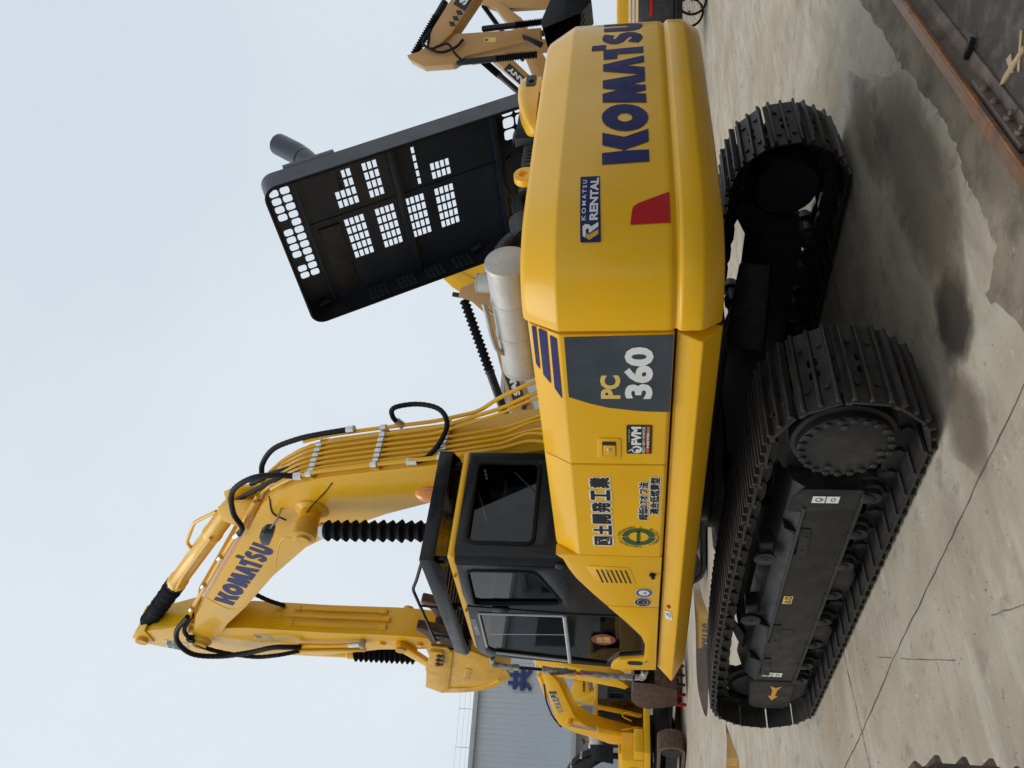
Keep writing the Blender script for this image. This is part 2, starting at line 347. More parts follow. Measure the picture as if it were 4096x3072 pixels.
ribbon('joint', [(-1.98, -3.2), (-2.04, -2.21), (-2.09, -1.42), (-2.14, -.51), (-2.25, .6), (-2.29, 1.29), (-2.6, 6.5)], .010, CRK, .003, ground, .006, 12)
ribbon('joint', [(-.6, .86), (-1.67, .69), (-2.25, .6), (-2.51, .56), (-4.6, .1)], .009, CRK, .0035, ground, .006, 12)
for pts in ([(-1.98, -.14), (-2.12, -.45)], [(-2.2, -.62), (-2.58, -1.48)], [(-2.75, -2.5), (-2.6, -2.05)], [(2.9, 1.0), (3.6, -.6), (4.2, -2.2)]):
    ribbon('scratch', pts, .005, CRK, .003, ground, .004, 7)
# patched strip between the crack and the rail, darkened further to stand in for shade
ck = [(3.2, -2.98), (2.3, -3.08), (1.66, -3.14), (.93, -3.22), (.59, -3.23), (.13, -3.31), (-.28, -3.35), (-.54, -3.37), (-.72, -3.30), (-.99, -3.33), (-1.33, -3.29), (-1.42, -3.06), (-1.75, -3.2), (-2.6, -3.35), (-4.2, -3.5), (-9, -3.7)]
edge = []
for a, b in zip(ck[:-1], ck[1:]):
    for j in range(6): t = j/6; edge.append((a[0]+(b[0]-a[0])*t+random.uniform(-.02, .02), a[1]+(b[1]-a[1])*t+random.uniform(-.02, .02)))
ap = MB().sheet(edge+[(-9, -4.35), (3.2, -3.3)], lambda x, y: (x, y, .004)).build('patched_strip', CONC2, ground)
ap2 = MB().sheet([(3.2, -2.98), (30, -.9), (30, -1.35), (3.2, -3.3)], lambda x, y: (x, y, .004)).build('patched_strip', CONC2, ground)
st = MB().sheet([(-1.22+.33*math.cos(a)*(1+.1*math.sin(3*a+1)), -2.71+.29*math.sin(a)*(1+.12*math.cos(2*a))) for a in [k*math.pi/16 for k in range(32)]], lambda x, y: (x, y, .008)).build('oil_and_shade', OIL, ground)
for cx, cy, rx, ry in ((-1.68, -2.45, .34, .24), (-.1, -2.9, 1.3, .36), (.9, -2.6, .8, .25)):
    MB().sheet([(cx+rx*math.cos(a)*(1+.2*math.sin(3*a+cx)), cy+ry*math.sin(a)*(1+.2*math.cos(2*a+cy))) for a in [k*math.pi/12 for k in range(24)]], lambda x, y: (x, y, .009)).build('oil_and_shade', STAIN_SHADE, ground)  # brown stains that also paint in the shade around the tail
# dark workshop floor beyond the rail
fl = struct(MB().sheet([(-14, -4.68), (30, -1.4), (30, -16), (-14, -16)], lambda x, y: (x, y, .006)).build('dark_floor', ASPH))
# puddles
def blob(pts, z, k=6):
    P = smooth([(p[0], p[1], z) for p in pts+[pts[0]]], k); return [(p.x, p.y) for p in P[:-1]]
pd = struct(MB().sheet(blob([(5.4, 14.6), (4.2, 15.2), (3.3, 14.6), (2.4, 13.2), (2.7, 12.2), (2.3, 11.0), (3.0, 10.6), (4.0, 11.3), (5.2, 12.6), (6.5, 13.2), (8.2, 14.2), (7.0, 14.7)], 0), lambda x, y: (x, y, .005)).build('puddle', WAT))
pd2 = struct(MB().sheet(blob([(.95, 9.5), (.55, 9.6), (.1, 10.4), (-.8, 11.4), (-1.1, 10.6), (-.5, 8.8), (-.2, 8.1), (.4, 8.8)], 0), lambda x, y: (x, y, .005)).build('puddle', WAT))

# ---- crane rail set along the workshop threshold
ra = math.atan2(.075, 1)
rail = thing('rail', 'rusty steel rail lying along the workshop threshold beside dark floor', 'rail', (-.36, -3.715, 0), ra)
def rprof(y0, y1): return None
P_ = [(-.1, .006), (-.1, .02), (-.022, .036), (-.016, .082), (-.04, .094), (-.04, .116), (-.03, .122), (.03, .122), (.04, .116), (.04, .094), (.016, .082), (.022, .036), (.07, .02), (.07, .006)]
for i, (a, b) in enumerate(((-6.0, -.72), (-.716, 12.0))):
    hd = MB(); hd.prism([p for p in P_ if p[1] >= .09], 'x', a, b); hd.build('rail_head', RAIL, rail, .004)
    tp = MB().box(a, b, -.028, .028, .1222, .1232); tp.build('running_surface', RAILT, rail)
    ft = MB(); ft.prism([(-.1, .006), (-.1, .02), (-.022, .036), (-.016, .0885), (.016, .0885), (.022, .036), (.07, .02), (.07, .006)], 'x', a, b); ft.build('rail_foot', RAILG, rail, .003)
fp = MB().box(-.98, -.3, -.056, -.024, .034, .08); fp.build('fish_plate', RAILG, rail, .004)
for x in (-.42, -.56):
    MB().lathe((x, -.05, .06), (x, -.075, .055), [(0, .022), (.6, .02), (1, .008)], 12).build('rivet', RAILG, rail)
for x in (-.74, -.88):
    b = MB().cyl((x, -.045, .058), (x, -.075, .056), .021, n=6); b.cyl((x, -.07, .056), (x, -.10, .053), .010, n=10); b.build('bolt', RAILG, rail)
MB().box(-.075, -.04, -.16, -.055, .021, .05).build('rail_clip', BLK, rail, .005)
pl = thing('wood_scrap', 'splintered pale wooden strip lying on the dark floor', 'wood', (-.87, -3.96, .008), R(68)); pl.scale = (.75, .75, .75)
MB().prism([(-.16, -.012), (.1, -.02), (.17, 0), (.12, .022), (-.15, .014)], 'z', 0, .018).build('strip', WOOD, pl, .002)
pl = thing('wood_scrap', 'short flat wooden chip lying beneath the pale strip', 'wood', (-.83, -3.96, .008), R(160)); pl.scale = (.75, .75, .75)
MB().prism([(-.05, -.03), (.06, -.022), (.09, .01), (-.04, .03)], 'z', 0, .01).build('chip', WOOD, pl, .002)
pl = thing('wood_scrap', 'narrow brown wooden slat farthest from the rail', 'wood', (-.88, -4.04, .008), R(130)); pl.scale = (.75, .75, .75)
MB().prism([(-.12, -.01), (.11, -.016), (.13, .006), (-.11, .012)], 'z', 0, .009).build('slat', WOOD, pl, .002)

# ---- long corrugated building in the distance
bd_ang = R(13)
bl = thing('factory_building', 'pale blue corrugated metal factory with a dark blue sign', 'building', (9.744, 35.079, 0), -bd_ang)
def corr(x0, x1, z0, z1):
    mb = MB(); p = .25; n = int((x1-x0)/p); pts = []
    for i in range(n):
        x = x0+i*p
        pts += [(x, 0), (x+.17, 0), (x+.19, -.035), (x+.23, -.035)]
    pts.append((x1, 0))
    vs = [(x, y, z) for x, y in pts for z in (z0, z1)]
    mb.add(vs, [(2*i, 2*i+2, 2*i+3, 2*i+1) for i in range(len(pts)-1)]); return mb
corr(-56, -1.5, 0, 9.45).build('wall', SIDE, bl)
corr(-1.5, 4.5, 4.6, 9.45).build('wall', SIDE, bl)
corr(4.5, 40, 0, 9.45).build('wall', SIDE, bl)
MB().box(-56, 40, -.28, .1, 9.42, 9.66).build('eave_gutter', SIDE2, bl, .02)
MB().add([(-56, 0, 9.6), (40, 0, 9.6), (40, 22, 12.2), (-56, 22, 12.2)], [(0, 1, 2, 3)]).build('roof', SIDE, bl)
MB().box(-1.75, 4.7, -.9, -.02, 4.33, 4.62).build('door_canopy', SIDE2, bl, .02)
MB().box(-1.55, 4.5, .25, .3, 0, 4.35).build('door_panel', SIDE, bl)
for x in (-1.5, 1.4, 4.4): MB().box(x-.07, x+.07, -.04, .24, 0, 4.3).build('door_post', SIDE2, bl)
MB().box(-1.5, 4.5, .1, .24, 3.72, 3.82).build('door_rail', SIDE2, bl)
fs_ = plane((0, -.10, 0), (1, 0, 0), (0, 0, 1))
for ch, x0, x1 in (('共', 1.3, 2.42),):
    vs_, fc, a0, a1, b0, b1 = text_geo(ch, .045)
    sg = MB(); n_ = len(vs_); z0, z1 = 6.7, 7.95
    V = [(x0+(x1-x0)*(x-a0)/(a1-a0), z0+(z1-z0)*(y-b0)/(b1-b0)) for x, y in vs_]
    sg.add([(x, -.16, z) for x, z in V]+[(x, -.06, z) for x, z in V], [f for f in fc]+[tuple(i+n_ for i in reversed(f)) for f in fc])
    from collections import Counter
    ec = Counter(); 
    for f in fc:
        for i in range(len(f)): ec[tuple(sorted((f[i], f[(i+1) % len(f)])))] += 1
    sg.f += [(a, b, b+n_, a+n_) for (a, b), c_ in ec.items() if c_ == 1]
    sg.build('sign_character', SGN, bl)
for k in range(9):
    x = -50+4.2*k; MB().box(x, x+3.2, -.08, -.04, 1.2, 3.6).build('window', DARKW, bl); MB().box(x, x+3.2, -.08, -.04, 5.2, 7.6).build('window', DARKW, bl)
for x in (-5.1, -3.3, -1.5, .3, 2.1, 3.9, 5.7):
    p = MB().cyl((x, -.1, 9.6), (x, -.1, 10.4), .014, n=6); p.add([], []); p.build('rod_post', SIDE2, bl)
for z in (9.85, 10.1, 10.37): MB().cyl((-12, -.1, z), (16, -.1, z), .006, n=5).build('rod_wire', SIDE2, bl)

# loose grit
gt = MB(); rg = random.Random(3)
for k in range(1500):
    a = rg.random(); x = rg.uniform(-4.5, 4); y = rg.uniform(-3.4, 3)+rg.random()**3*6; s_ = rg.uniform(.002, .006)*(1 if rg.random() < .95 else 1.7)
    gt.add([(x-s_, y, .001), (x+s_*.6, y-s_, .001), (x+s_*.7, y+s_*.8, .001), (x, y, .001+s_*.9)], [(0, 1, 3), (1, 2, 3), (2, 0, 3)])
gto = gt.build('grit', mat('grit', (.21, .185, .145), .9, var=.4, scale=30)); gto['kind'] = 'stuff'; gto['label'] = 'loose grit scattered over the concrete'
# ---- unseen buildings added behind and beside the photographer (they mirror in the cab glass and hold back the low sky)
yw = thing('unseen_warehouse', 'unseen long grey warehouse added beside the yard to hold back low sky', 'building', (-24, 8, 0))
MB().box(-8, 0, -26, 40, 0, 8.5).build('wall', SIDE2, yw); MB().box(-8.4, .4, -26.4, 40.4, 8.5, 8.9).build('roof', SIDE, yw, .05)
for k in range(7): MB().box(.0, .06, -22+9*k, -17+9*k, 0, 5.2).build('gate', DARKW, yw)
ws = thing('workshop', 'unseen grey building added behind the photographer to hold back low sky', 'workshop', (0, -30, 0), R(4))
MB().box(-26, 34, -8, 0, 0, 5.5).build('wall', SIDE, ws); MB().box(-26.4, 34.4, -8.4, 1.6, 5.5, 5.9).build('roof', SIDE2, ws, .05)
for k in range(6): MB().box(-22+9.5*k, -16+9.5*k, -.02, .05, 0, 5).build('gate', DARKW, ws)

# ================================================================== MAIN EXCAVATOR (x right, y forward, z up, origin under the swing centre)
EX = thing('excavator', 'large yellow crawler excavator with raised boom and open black engine hood', 'excavator')
FL = lambda x: plane((x, 0, 0), (0, -1, 0), (0, 0, 1))       # maps (-y, z) onto a left-hand face; u grows towards the rear
def L(x, off=.003): return lambda y, z: (x-off, y, z)

# ---------------------------------------------------------------- undercarriage
ZS, YT, RP, PITCH_ = .49, 2.015, .368, .2161
def loop_at(s, sag=0.):
    per = 4*YT+2*math.pi*RP; s %= per
    if s < 2*YT: return (YT-s, ZS-RP, math.pi, 0)                     # bottom run, front -> rear
    s -= 2*YT
    if s < math.pi*RP:
        a = s/RP; return (-YT-RP*math.sin(a), ZS-RP*math.cos(a), math.pi-a, 1)
    s -= math.pi*RP
    if s < 2*YT:
        t = s/(2*YT); dz = .085*math.sin(math.pi*min(1, t*1.25)) if t < .8 else .085*math.sin(math.pi*1.0)*(1-t)
        return (-YT+s, ZS+RP+sag*4*t*(1-t), 0, 2)
    s -= 2*YT; a = s/RP
    return (YT+RP*math.sin(a), ZS+RP*math.cos(a), -a, 3)
def shoe_mesh(wid, plate, grouser):
    a = MB(); h = wid/2; t0, t1 = .062, .078
    xs = [-h, -.125, -.075, -.02, .02, .075, .125, h]
    # plate with two mud openings
    for i in range(7):
        if i in (2, 4): a.box(xs[i], xs[i+1], -.111, -.03, t0, t1).box(xs[i], xs[i+1], .03, .111, t0, t1)
        else: a.box(xs[i], xs[i+1], -.111, .111, t0, t1)
    a.box(-h, h, .098, .132, t0-.014, t0+.006)
    for x in (-.16, .16):
        for y in (-.055, .055): a.cyl((x, y, t1), (x, y, t1+.014), .017, n=6)
    b = MB()
    for y in (-.1, -.003, .092):
        b.prism([(y-.015, t1-.002), (y+.015, t1-.002), (y+.009, t1+.031), (y-.009, t1+.031)], 'x', -h+.004, h-.004)
    return a.mesh('shoe', plate), b.mesh('grouser', grouser, .003, 1)
def link_mesh(m_):
    a = MB()
    for x in (-.085, .085):
        a.prism([(-.12, -.035), (-.06, -.055), (.06, -.055), (.12, -.035), (.12, .03), (.07, .064), (-.07, .064), (-.12, .03)], 'x', x-.022, x+.022)
    a.cyl((-.13, .108, 0), (.13, .108, 0), .032, n=10)
    return a.mesh('link', m_)
def crawler(parent, xc, side, sh, gr, lk, off=0., n=48, sag=.0):
    for k in range(n):
        y, z, a, run = loop_at(k*PITCH_+off, sag)
        o = link('track_shoe', sh, parent); o.location = (xc, y, z)
        o.rotation_euler = (a, 0, 0)
        link('grouser_bars', gr, o); link('chain_link', lk, o)
SH, GR = shoe_mesh(.6, SHOE, GROU); LKM = link_mesh(UND)
crawler(EX, -1.295, -1, SH, GR, LKM, .03, sag=.07); crawler(EX, 1.295, 1, SH, GR, LKM, .11, sag=.07)

def roller_set(parent, s):
    xo = 1.295*s
    for k, y in enumerate((-1.42, -.99, -.56, -.12, .32, .75, 1.18, 1.5)):
        r = MB().lathe((xo-.21, y, .21), (xo+.21, y, .21), [(0, .06), (.1, .062), (.12, .085), (.22, .085), (.24, .105), (.34, .105), (.36, .075), (.64, .075), (.66, .105), (.76, .105), (.78, .085), (.88, .085), (.9, .062), (1, .06)], 16)
        r.build('track_roller', UND, parent)
        for q in (-1, 1): MB().lathe((xo+q*.2, y, .235), (xo+q*.225, y, .235), [(0, .045), (.7, .045), (1, .034)], 14).build('roller_cap', UND, parent)
    for y in (-.64, .33):
        r = MB().lathe((xo-.17, y, .775), (xo+.2*s+.02*s, y, .775), [(0, .05), (.15, .05), (.2, .07), (.42, .07), (.45, .055), (.7, .055), (.72, .08), (.93, .08), (.97, .07), (1, .055)], 18); cr_ = r.build('carrier_roller', UND, parent)
        MB().lathe((xo+.215*s, y, .775), (xo+.232*s, y, .775), [(0, .04), (.5, .04), (.6, .02), (1, .02)], 14).build('roller_cap', RIM, cr_)
        MB().prism([(y-.07, .6), (y+.07, .6), (y+.035, .8), (y-.035, .8)], 'x', xo-.1, xo+.02).build('roller_bracket', UND, parent, .006)
    for y in (-.3, .62):       # roller guards
        MB().prism([(y-.22, .30), (y+.22, .30), (y+.2, .14), (y+.12, .11), (y-.12, .11), (y-.2, .14)], 'x', xo+.17*s, xo+.19*s).build('roller_guard', UND, parent, .004)
def side_frame(parent, s):
    xo = 1.295*s
    X = lambda d: xo+d*s                     # d > 0 towards the outside
    # closed beam: outer face vertical, top sloping up to the inside
    prof = [(.205, .262), (.205, .60), (.12, .70), (-.08, .745), (-.17, .60), (-.17, .262)]
    mb = MB(); mb.prism([(X(a), b) for a, b in prof], 'y', -1.5, 1.55); fr = mb.build('track_frame', UND, parent, .012)
    MB().box(min(X(.2), X(.215)), max(X(.2), X(.215)), -1.47, 1.5, .252, .272).build('weld_bead', RIM, fr, .004)
    MB().cyl((X(.204), -1.3, .603), (X(.204), .68, .595), .013, n=8).build('weld_bead', RIM, fr)
    # raised rear motor bracket
    mb = MB(); mb.prism([(-1.48, .30), (-1.48, .74), (-1.72, .86), (-1.85, .84), (-1.80, .70), (-1.66, .5), (-1.66, .32)], 'x', X(-.16), X(.02)); mb.build('motor_bracket', UND, fr, .01)
    mb = MB(); mb.prism([(-1.51, .285), (-1.51, .64), (-1.40, .70), (-1.25, .70), (-1.25, .6), (-1.30, .285)], 'x', X(.196), X(.2065)); mb.build('end_plate', UND, fr, .004)
    # gusset wedges with saw-toothed edges along the top of the outer face
    for y0 in (-1.0, .45, 1.1):
        mb = MB(); mb.prism([(y0-.05, .585), (y0+.3, .565), (y0+.3, .50), (y0-.05, .52)], 'x', X(.2), X(.214)); mb.build('bracket_plate', UND, fr, .003)
        mb = MB(); mb.prism([(y0-.05, .70), (y0+.02, .585), (y0+.3, .57), (y0+.28, .60), (y0+.04, .62)], 'x', X(.09), X(.205)); mb.build('step_gusset', UND, fr, .004)
        for k in range(2): MB().cyl((X(.213), y0+.05+.18*k, .54), (X(.218), y0+.05+.18*k, .54), .012, n=8).build('bolt', INK, fr)
    # oval opening
    MB().prism(ell(.515, .46, .03, .055), 'x', X(.2045), X(.2075)).build('oval_opening', INK, fr)
    # front yoke
    yk = MB(); yk.prism([(1.53, .25), (1.53, .60), (1.60, .645), (2.1, .60), (2.18, .55), (2.18, .28), (2.1, .235)], 'x', X(.05), X(.215)); yo = yk.build('idler_yoke', UND, fr, .018)
    mb = MB(); mb.prism([(1.55, .25), (2.1, .236), (1.9, .12), (1.5, .13)], 'x', X(.02), X(.18)); mb.build('yoke_skirt', UND, yo, .008)
    mb = MB(); mb.prism([(1.53, .645), (1.1, .80), (.8, .885), (.76, .86), (1.05, .72), (1.5, .58)], 'x', X(-.03), X(.0)); mb.build('yoke_rib', UND, yo, .004)
    MB().prism(ell(2.03, .425, .045, .032), 'x', X(.2145), X(.2165)).build('pin_hole', INK, yo)
    # idler wheel
    MB().lathe((xo-.07, YT, ZS), (xo+.07, YT, ZS), [(0, .2), (.02, .26), (.05, .27), (.25, .27), (.3, .335), (.7, .335), (.75, .27), (.95, .27), (.98, .26), (1, .2)], 32).build('idler_wheel', UND, parent)
    MB().cyl((xo-.2, YT, ZS), (xo+.2, YT, ZS), .07, n=16).build('idler_axle', UND, parent)
    # sprocket and final drive
    tp = []
    for k in range(21*2):
        a = math.pi*k/21; tp.append((-YT+(.365 if k % 2 else .31)*math.cos(a), ZS+(.365 if k % 2 else .31)*math.sin(a)))
    MB().prism(tp, 'x', xo-.035, xo+.035).build('sprocket', UND, parent, .006)
    fd = MB().lathe((X(-.25), -YT, ZS), (X(.245), -YT, ZS), [(0, .24), (.3, .27), (.55, .27), (.6, .33), (.7, .33), (.72, .3), (.9, .3), (.92, .275), (1, .275)], 40).build('final_drive', UND, parent)
    cv = MB().lathe((X(.245), -YT, ZS), (X(.262), -YT, ZS), [(0, .272), (.6, .272), (1, .262)], 40).build('drive_cover', UND, parent)
    for k in range(22):
        a = 2*math.pi*k/22; y, z = -YT+.25*math.cos(a), ZS+.25*math.sin(a)
        MB().lathe((X(.258), y, z), (X(.275), y, z), [(0, .021), (.8, .021), (1, .016)], 12).build('cover_bolt', UND, cv)
    for a in (.35, 2.9, 4.9):
        y, z = -YT+.2*math.cos(a), ZS+.2*math.sin(a); MB().cyl((X(.26), y, z), (X(.272), y, z), .022, n=12).build('drain_plug', RIM, cv)
    return fr, yo
FRL, YKL = side_frame(EX, -1); FRR, YKR = side_frame(EX, 1); roller_set(EX, -1); roller_set(EX, 1)
# pictogram stickers and arrow on the near side
xo = -1.5015
decal('arrow', [(1.96, .41), (1.845, .455), (1.845, .428), (1.72, .432), (1.62, .462), (1.655, .41), (1.62, .358), (1.72, .388), (1.845, .392), (1.845, .365)], L(-1.5115), PYEL if False else mat('arrow_orange', (.60, .30, .04), .5), YKL)
def picto(parent, y0, y1, z0, z1, x, base=WHT):
    d = decal('sticker', [(y0, z0), (y1, z0), (y1, z1), (y0, z1)], L(x, .003), base, parent)
    zm = (z0+z1)/2; ym = (y0+y1)/2; q = abs(y1-y0)
    decal('sticker_print', ell(ym, z1-(z1-zm)*.5, q*.3, q*.3), L(x, .0045), INK, d, [ell(ym, z1-(z1-zm)*.5, q*.22, q*.22)])
    decal('sticker_print', ell(ym, z0+(zm-z0)*.45, q*.26, q*.2), L(x, .0045), INK, d, [ell(ym, z0+(zm-z0)*.45, q*.19, q*.13)])
    decal('sticker_print', [(y0, zm-.003), (y1, zm-.003), (y1, zm+.003), (y0, zm+.003)], L(x, .0045), INK, d)
    decal('sticker_print', [(ym-q*.05, z1-(z1-zm)*.85), (ym+q*.05, z1-(z1-zm)*.85), (ym+q*.05, z1-(z1-zm)*.55), (ym-q*.05, z1-(z1-zm)*.55)], L(x, .0046), GRN, d)
picto(FRL, -1.44, -1.365, .405, .572, -1.5025); picto(FRL, 1.345, 1.43, .388, .558, -1.501)
d = decal('sticker', [(-.09, .5), (.035, .5), (.035, .568), (-.09, .568)], L(-1.5005), PYEL, FRL)
decal('sticker_print', [(-.03, .51), (.028, .51), (0, .56)], L(-1.5005, .005), INK, d, [[(-.016, .517), (.014, .517), (0, .546)]])
decal('sticker_print', [(-.08, .51), (-.04, .51), (-.04, .555), (-.08, .555)], L(-1.5005, .005), INK, d, [[(-.072, .518), (-.048, .518), (-.048, .547), (-.072, .547)]])
# car body with swing circle
cb = MB(); cb.prism([(-1.12, .56), (-1.12, .80), (-.6, .98), (.6, .98), (1.12, .80), (1.12, .56)], 'y', -.75, .75); cb.build('car_body', UND, EX, .03)
for s in (-1, 1):
    for q in (-1, 1):
        mb = MB(); P0 = Vector((.5*s, .5*q, .74)); P1 = Vector((1.16*s, 1.15*q, .62)); mb.lathe(P0, P1, [(0, .26), (1, .19)], 4); mb.build('body_arm', UND, EX, .03)
MB().lathe((0, 0, .96), (0, 0, 1.26), [(0, .72), (.3, .72), (.32, .66), (.55, .66), (.57, .70), (1, .70)], 48).build('swing_circle', UND, EX)
MB().box(-.8, .8, -2.1, -.7, 1.1, 1.23).build('frame_beam', BLK, EX, .01)

# ---------------------------------------------------------------- revolving frame and skirts
MB().box(-1.375, 1.375, -2.86, 1.38, 1.235, 1.32).build('deck', BLK, EX, .01)
MB().box(-1.36, 1.36, -2.86, -.55, 1.32, 1.5).build('deck_frame', BLK, EX, .01)
for s in (-1, 1):
    top, cre, bot = (1.462*s, 1.487), (1.4975*s, 1.35), (1.38*s, 1.24)
    inn, inb = (1.37*s, 1.482), (1.37*s, 1.24)
    ysR = (-2.886, -2.836, -2.843); ysF = (1.43, 1.687, 1.42)
    V = [(top[0], ysR[0], top[1]), (cre[0], ysR[1], cre[1]), (bot[0], ysR[2], bot[1]), (top[0], ysF[0], top[1]), (cre[0], ysF[1], cre[1]), (bot[0], ysF[2], bot[1]),
         (inn[0], ysR[0], inn[1]), (inb[0], ysR[2], inb[1]), (inn[0], ysF[0], inn[1]), (inb[0], ysF[2], inb[1])]
    mb = MB(); mb.add(V, [(0, 3, 4, 1), (1, 4, 5, 2), (0, 6, 8, 3), (2, 5, 9, 7), (0, 1, 2, 7, 6), (3, 8, 9, 5, 4)])
    sk = mb.build('deck_skirt', YEL, EX, .012, 3)
    if s < 0:
        mb = MB(); mb.box(-1.4705, -1.4625, -2.86, 1.40, 1.476, 1.481); mb.build('skirt_lip', YEL, sk)
        d = decal('sticker', [(.28, 1.405), (.42, 1.39), (.42, 1.445), (.28, 1.46)], lambda y, z: (-1.4975+(z-1.35)*.2569-.004, y, z), WHT, sk)
        for k in range(4): decal('sticker_print', [(.295+.006*k, 1.411+.011*k), (.295+.09-.012*k, 1.404+.011*k), (.295+.09-.012*k, 1.408+.011*k), (.295+.006*k, 1.415+.011*k)], lambda y, z: (-1.4975+(z-1.35)*.2569-.0055, y, z), INK, d)
        decal('sticker', [(.16, 1.43), (.20, 1.41), (.24, 1.425), (.20, 1.447)], lambda y, z: (-1.4975+(z-1.35)*.2569-.004, y, z), RED, sk)

# ---------------------------------------------------------------- counterweight
half = [(0, -3.435), (.3, -3.434), (.6, -3.43), (.95, -3.415), (1.12, -3.385), (1.26, -3.33), (1.37, -3.25), (1.445, -3.14), (1.485, -3.03), (1.4975, -2.93)]
ctrl = [Vector((-x, y, 0)) for x, y in half[::-1]]+[Vector((x, y, 0)) for x, y in half[1:]]
plan = smooth(ctrl, 5)
def offs(pl_, d):
    o = []
    for i, p in enumerate(pl_):
        t = (pl_[min(i+1, len(pl_)-1)]-pl_[max(i-1, 0)]).normalized(); nrm = Vector((-t.y, t.x, 0))   # inward
        o.append(p+nrm*d)
    return o
prof = [(1.25, .13), (1.252, .09), (1.262, .066), (1.355, .002), (1.363, -.002), (1.376, -.004), (1.462, -.006), (1.474, -.003), (1.481, .003), (1.488, .014), (1.495, .017), (1.504, .014), (1.516, .004), (1.528, .0005), (1.55, 0), (2.106, 0), (2.115, .0015), (2.124, .006), (2.282, .095), (2.300, .108), (2.311, .125), (2.317, .15), (2.319, .2)]
vs_ = []; fs_2 = []
for z, d_ in prof: vs_ += [(p.x, p.y, z) for p in offs(plan, d_)]
n_ = len(plan)
for i in range(len(prof)-1):
    for k in range(n_-1): fs_2.append((i*n_+k, i*n_+k+1, (i+1)*n_+k+1, (i+1)*n_+k))
fs_2.append(tuple(range((len(prof)-1)*n_, len(prof)*n_))); fs_2.append(tuple(range(n_-1, -1, -1)))
fs_2.append(tuple(i*n_ for i in range(len(prof)))); fs_2.append(tuple((i+1)*n_-1 for i in range(len(prof)-1, -1, -1)))
fs_2.append((0, (len(prof)-1)*n_, len(prof)*n_-1, n_-1))
CW = MB().add(vs_, fs_2).build('counterweight', YEL, EX, ang=50)
acc = [0.]
for a, b in zip(plan[:-1], plan[1:]): acc.append(acc[-1]+(b-a).length)
mid = acc[-1]/2; acc = [a-mid for a in acc]
def cw(s, z, off=.004):
    s = max(acc[0], min(acc[-1], s)); i = 0
    while i < len(acc)-2 and acc[i+1] < s: i += 1
    t = (s-acc[i])/(acc[i+1]-acc[i]); p = plan[i].lerp(plan[i+1], t); d = (plan[i+1]-plan[i]).normalized()
    return (p.x+d.y*off, p.y-d.x*off, z)
def cwsheet(name, loops, material, parent, off=.004, step=.05):
    # lettering cut into narrow vertical strips so that it follows the bend
    bm = bmesh.new()
    for pts, holes in loops:
        l = [list(pts)]+[list(h) for h in (holes or [])]; flat = [p for q in l for p in q]
        V = [bm.verts.new((p[0], p[1], 0)) for p in flat]
        for t in tessellate_polygon([[Vector((p[0], p[1], 0)) for p in q] for q in l]):
            try: bm.faces.new([V[i] for i in t])
            except ValueError: pass
    a = min(v.co.x for v in bm.verts); b = max(v.co.x for v in bm.verts); x = a+step
    while x < b:
        bmesh.ops.bisect_plane(bm, geom=bm.verts[:]+bm.edges[:]+bm.faces[:], plane_co=(x, 0, 0), plane_no=(1, 0, 0)); x += step
    for v in bm.verts: v.co = cw(v.co.x, v.co.y, off)
    me = bpy.data.meshes.new(name); bm.to_mesh(me); bm.free(); me.materials.append(material); return link(name, me, parent)
def cwtext(name, body, box, material, parent, off, bold):
    V, F, x0, x1, y0, y1 = text_geo(body, bold); u0, u1, v0, v1 = box
    return cwsheet(name, [([(u0+(u1-u0)*(V[i][0]-x0)/(x1-x0), v0+(v1-v0)*(V[i][1]-y0)/(y1-y0)) for i in f], None) for f in F], material, parent, off)
H_ = .257
cwsheet('lettering', [([(-.6875+u*H_, 1.627+v*H_) for u, v in LOGO[k]], [[(-.6875+u*H_, 1.627+v*H_) for u, v in LOGO_OI]] if k == 'O' else None) for k in LOGO], NAVY, CW)
sl = lambda u, v: (u, v+(u+1.27)*.027)          # the rental plate sits a touch askew
pg = cwsheet('rental_plate', [([sl(a, b) for a, b in rrect(-1.272, -.805, 1.881, 1.986, .008)], None)], NAVY, CW, .004, .03)
cwtext('plate_print', 'K O M A T S U', (-1.142, -.838, 1.955+.006, 1.977+.006), WHT, pg, .006, .02)
cwtext('plate_print', 'RENTAL', (-1.143, -.822, 1.898, 1.942), WHT, pg, .006, .04)
cwsheet('plate_print', [([(-1.2366, 1.9737), (-1.2465, 1.9586), (-1.2027, 1.9594), (-1.191, 1.9514), (-1.1969, 1.9445), (-1.2221, 1.9414), (-1.1829, 1.8944), (-1.1546, 1.8947), (-1.1816, 1.9311), (-1.1686, 1.9436), (-1.1663, 1.9627), (-1.18, 1.9761)], None)], WHT, pg, .006)
cwsheet('plate_print', [([(-1.2185, 1.955), (-1.2299, 1.9413), (-1.1986, 1.8942), (-1.2268, 1.8939), (-1.2596, 1.9395), (-1.2497, 1.9545)], None)], mat('plate_yellow', (.62, .35, .03), .4), pg, .006)
cwsheet('red_mark', [([(-1.1775, 1.732), (-1.1711, 1.528), (-.9592, 1.529), (-1.0387, 1.6907), (-1.0601, 1.7153), (-1.086, 1.7225)], None)], RED, CW, .004, .03)
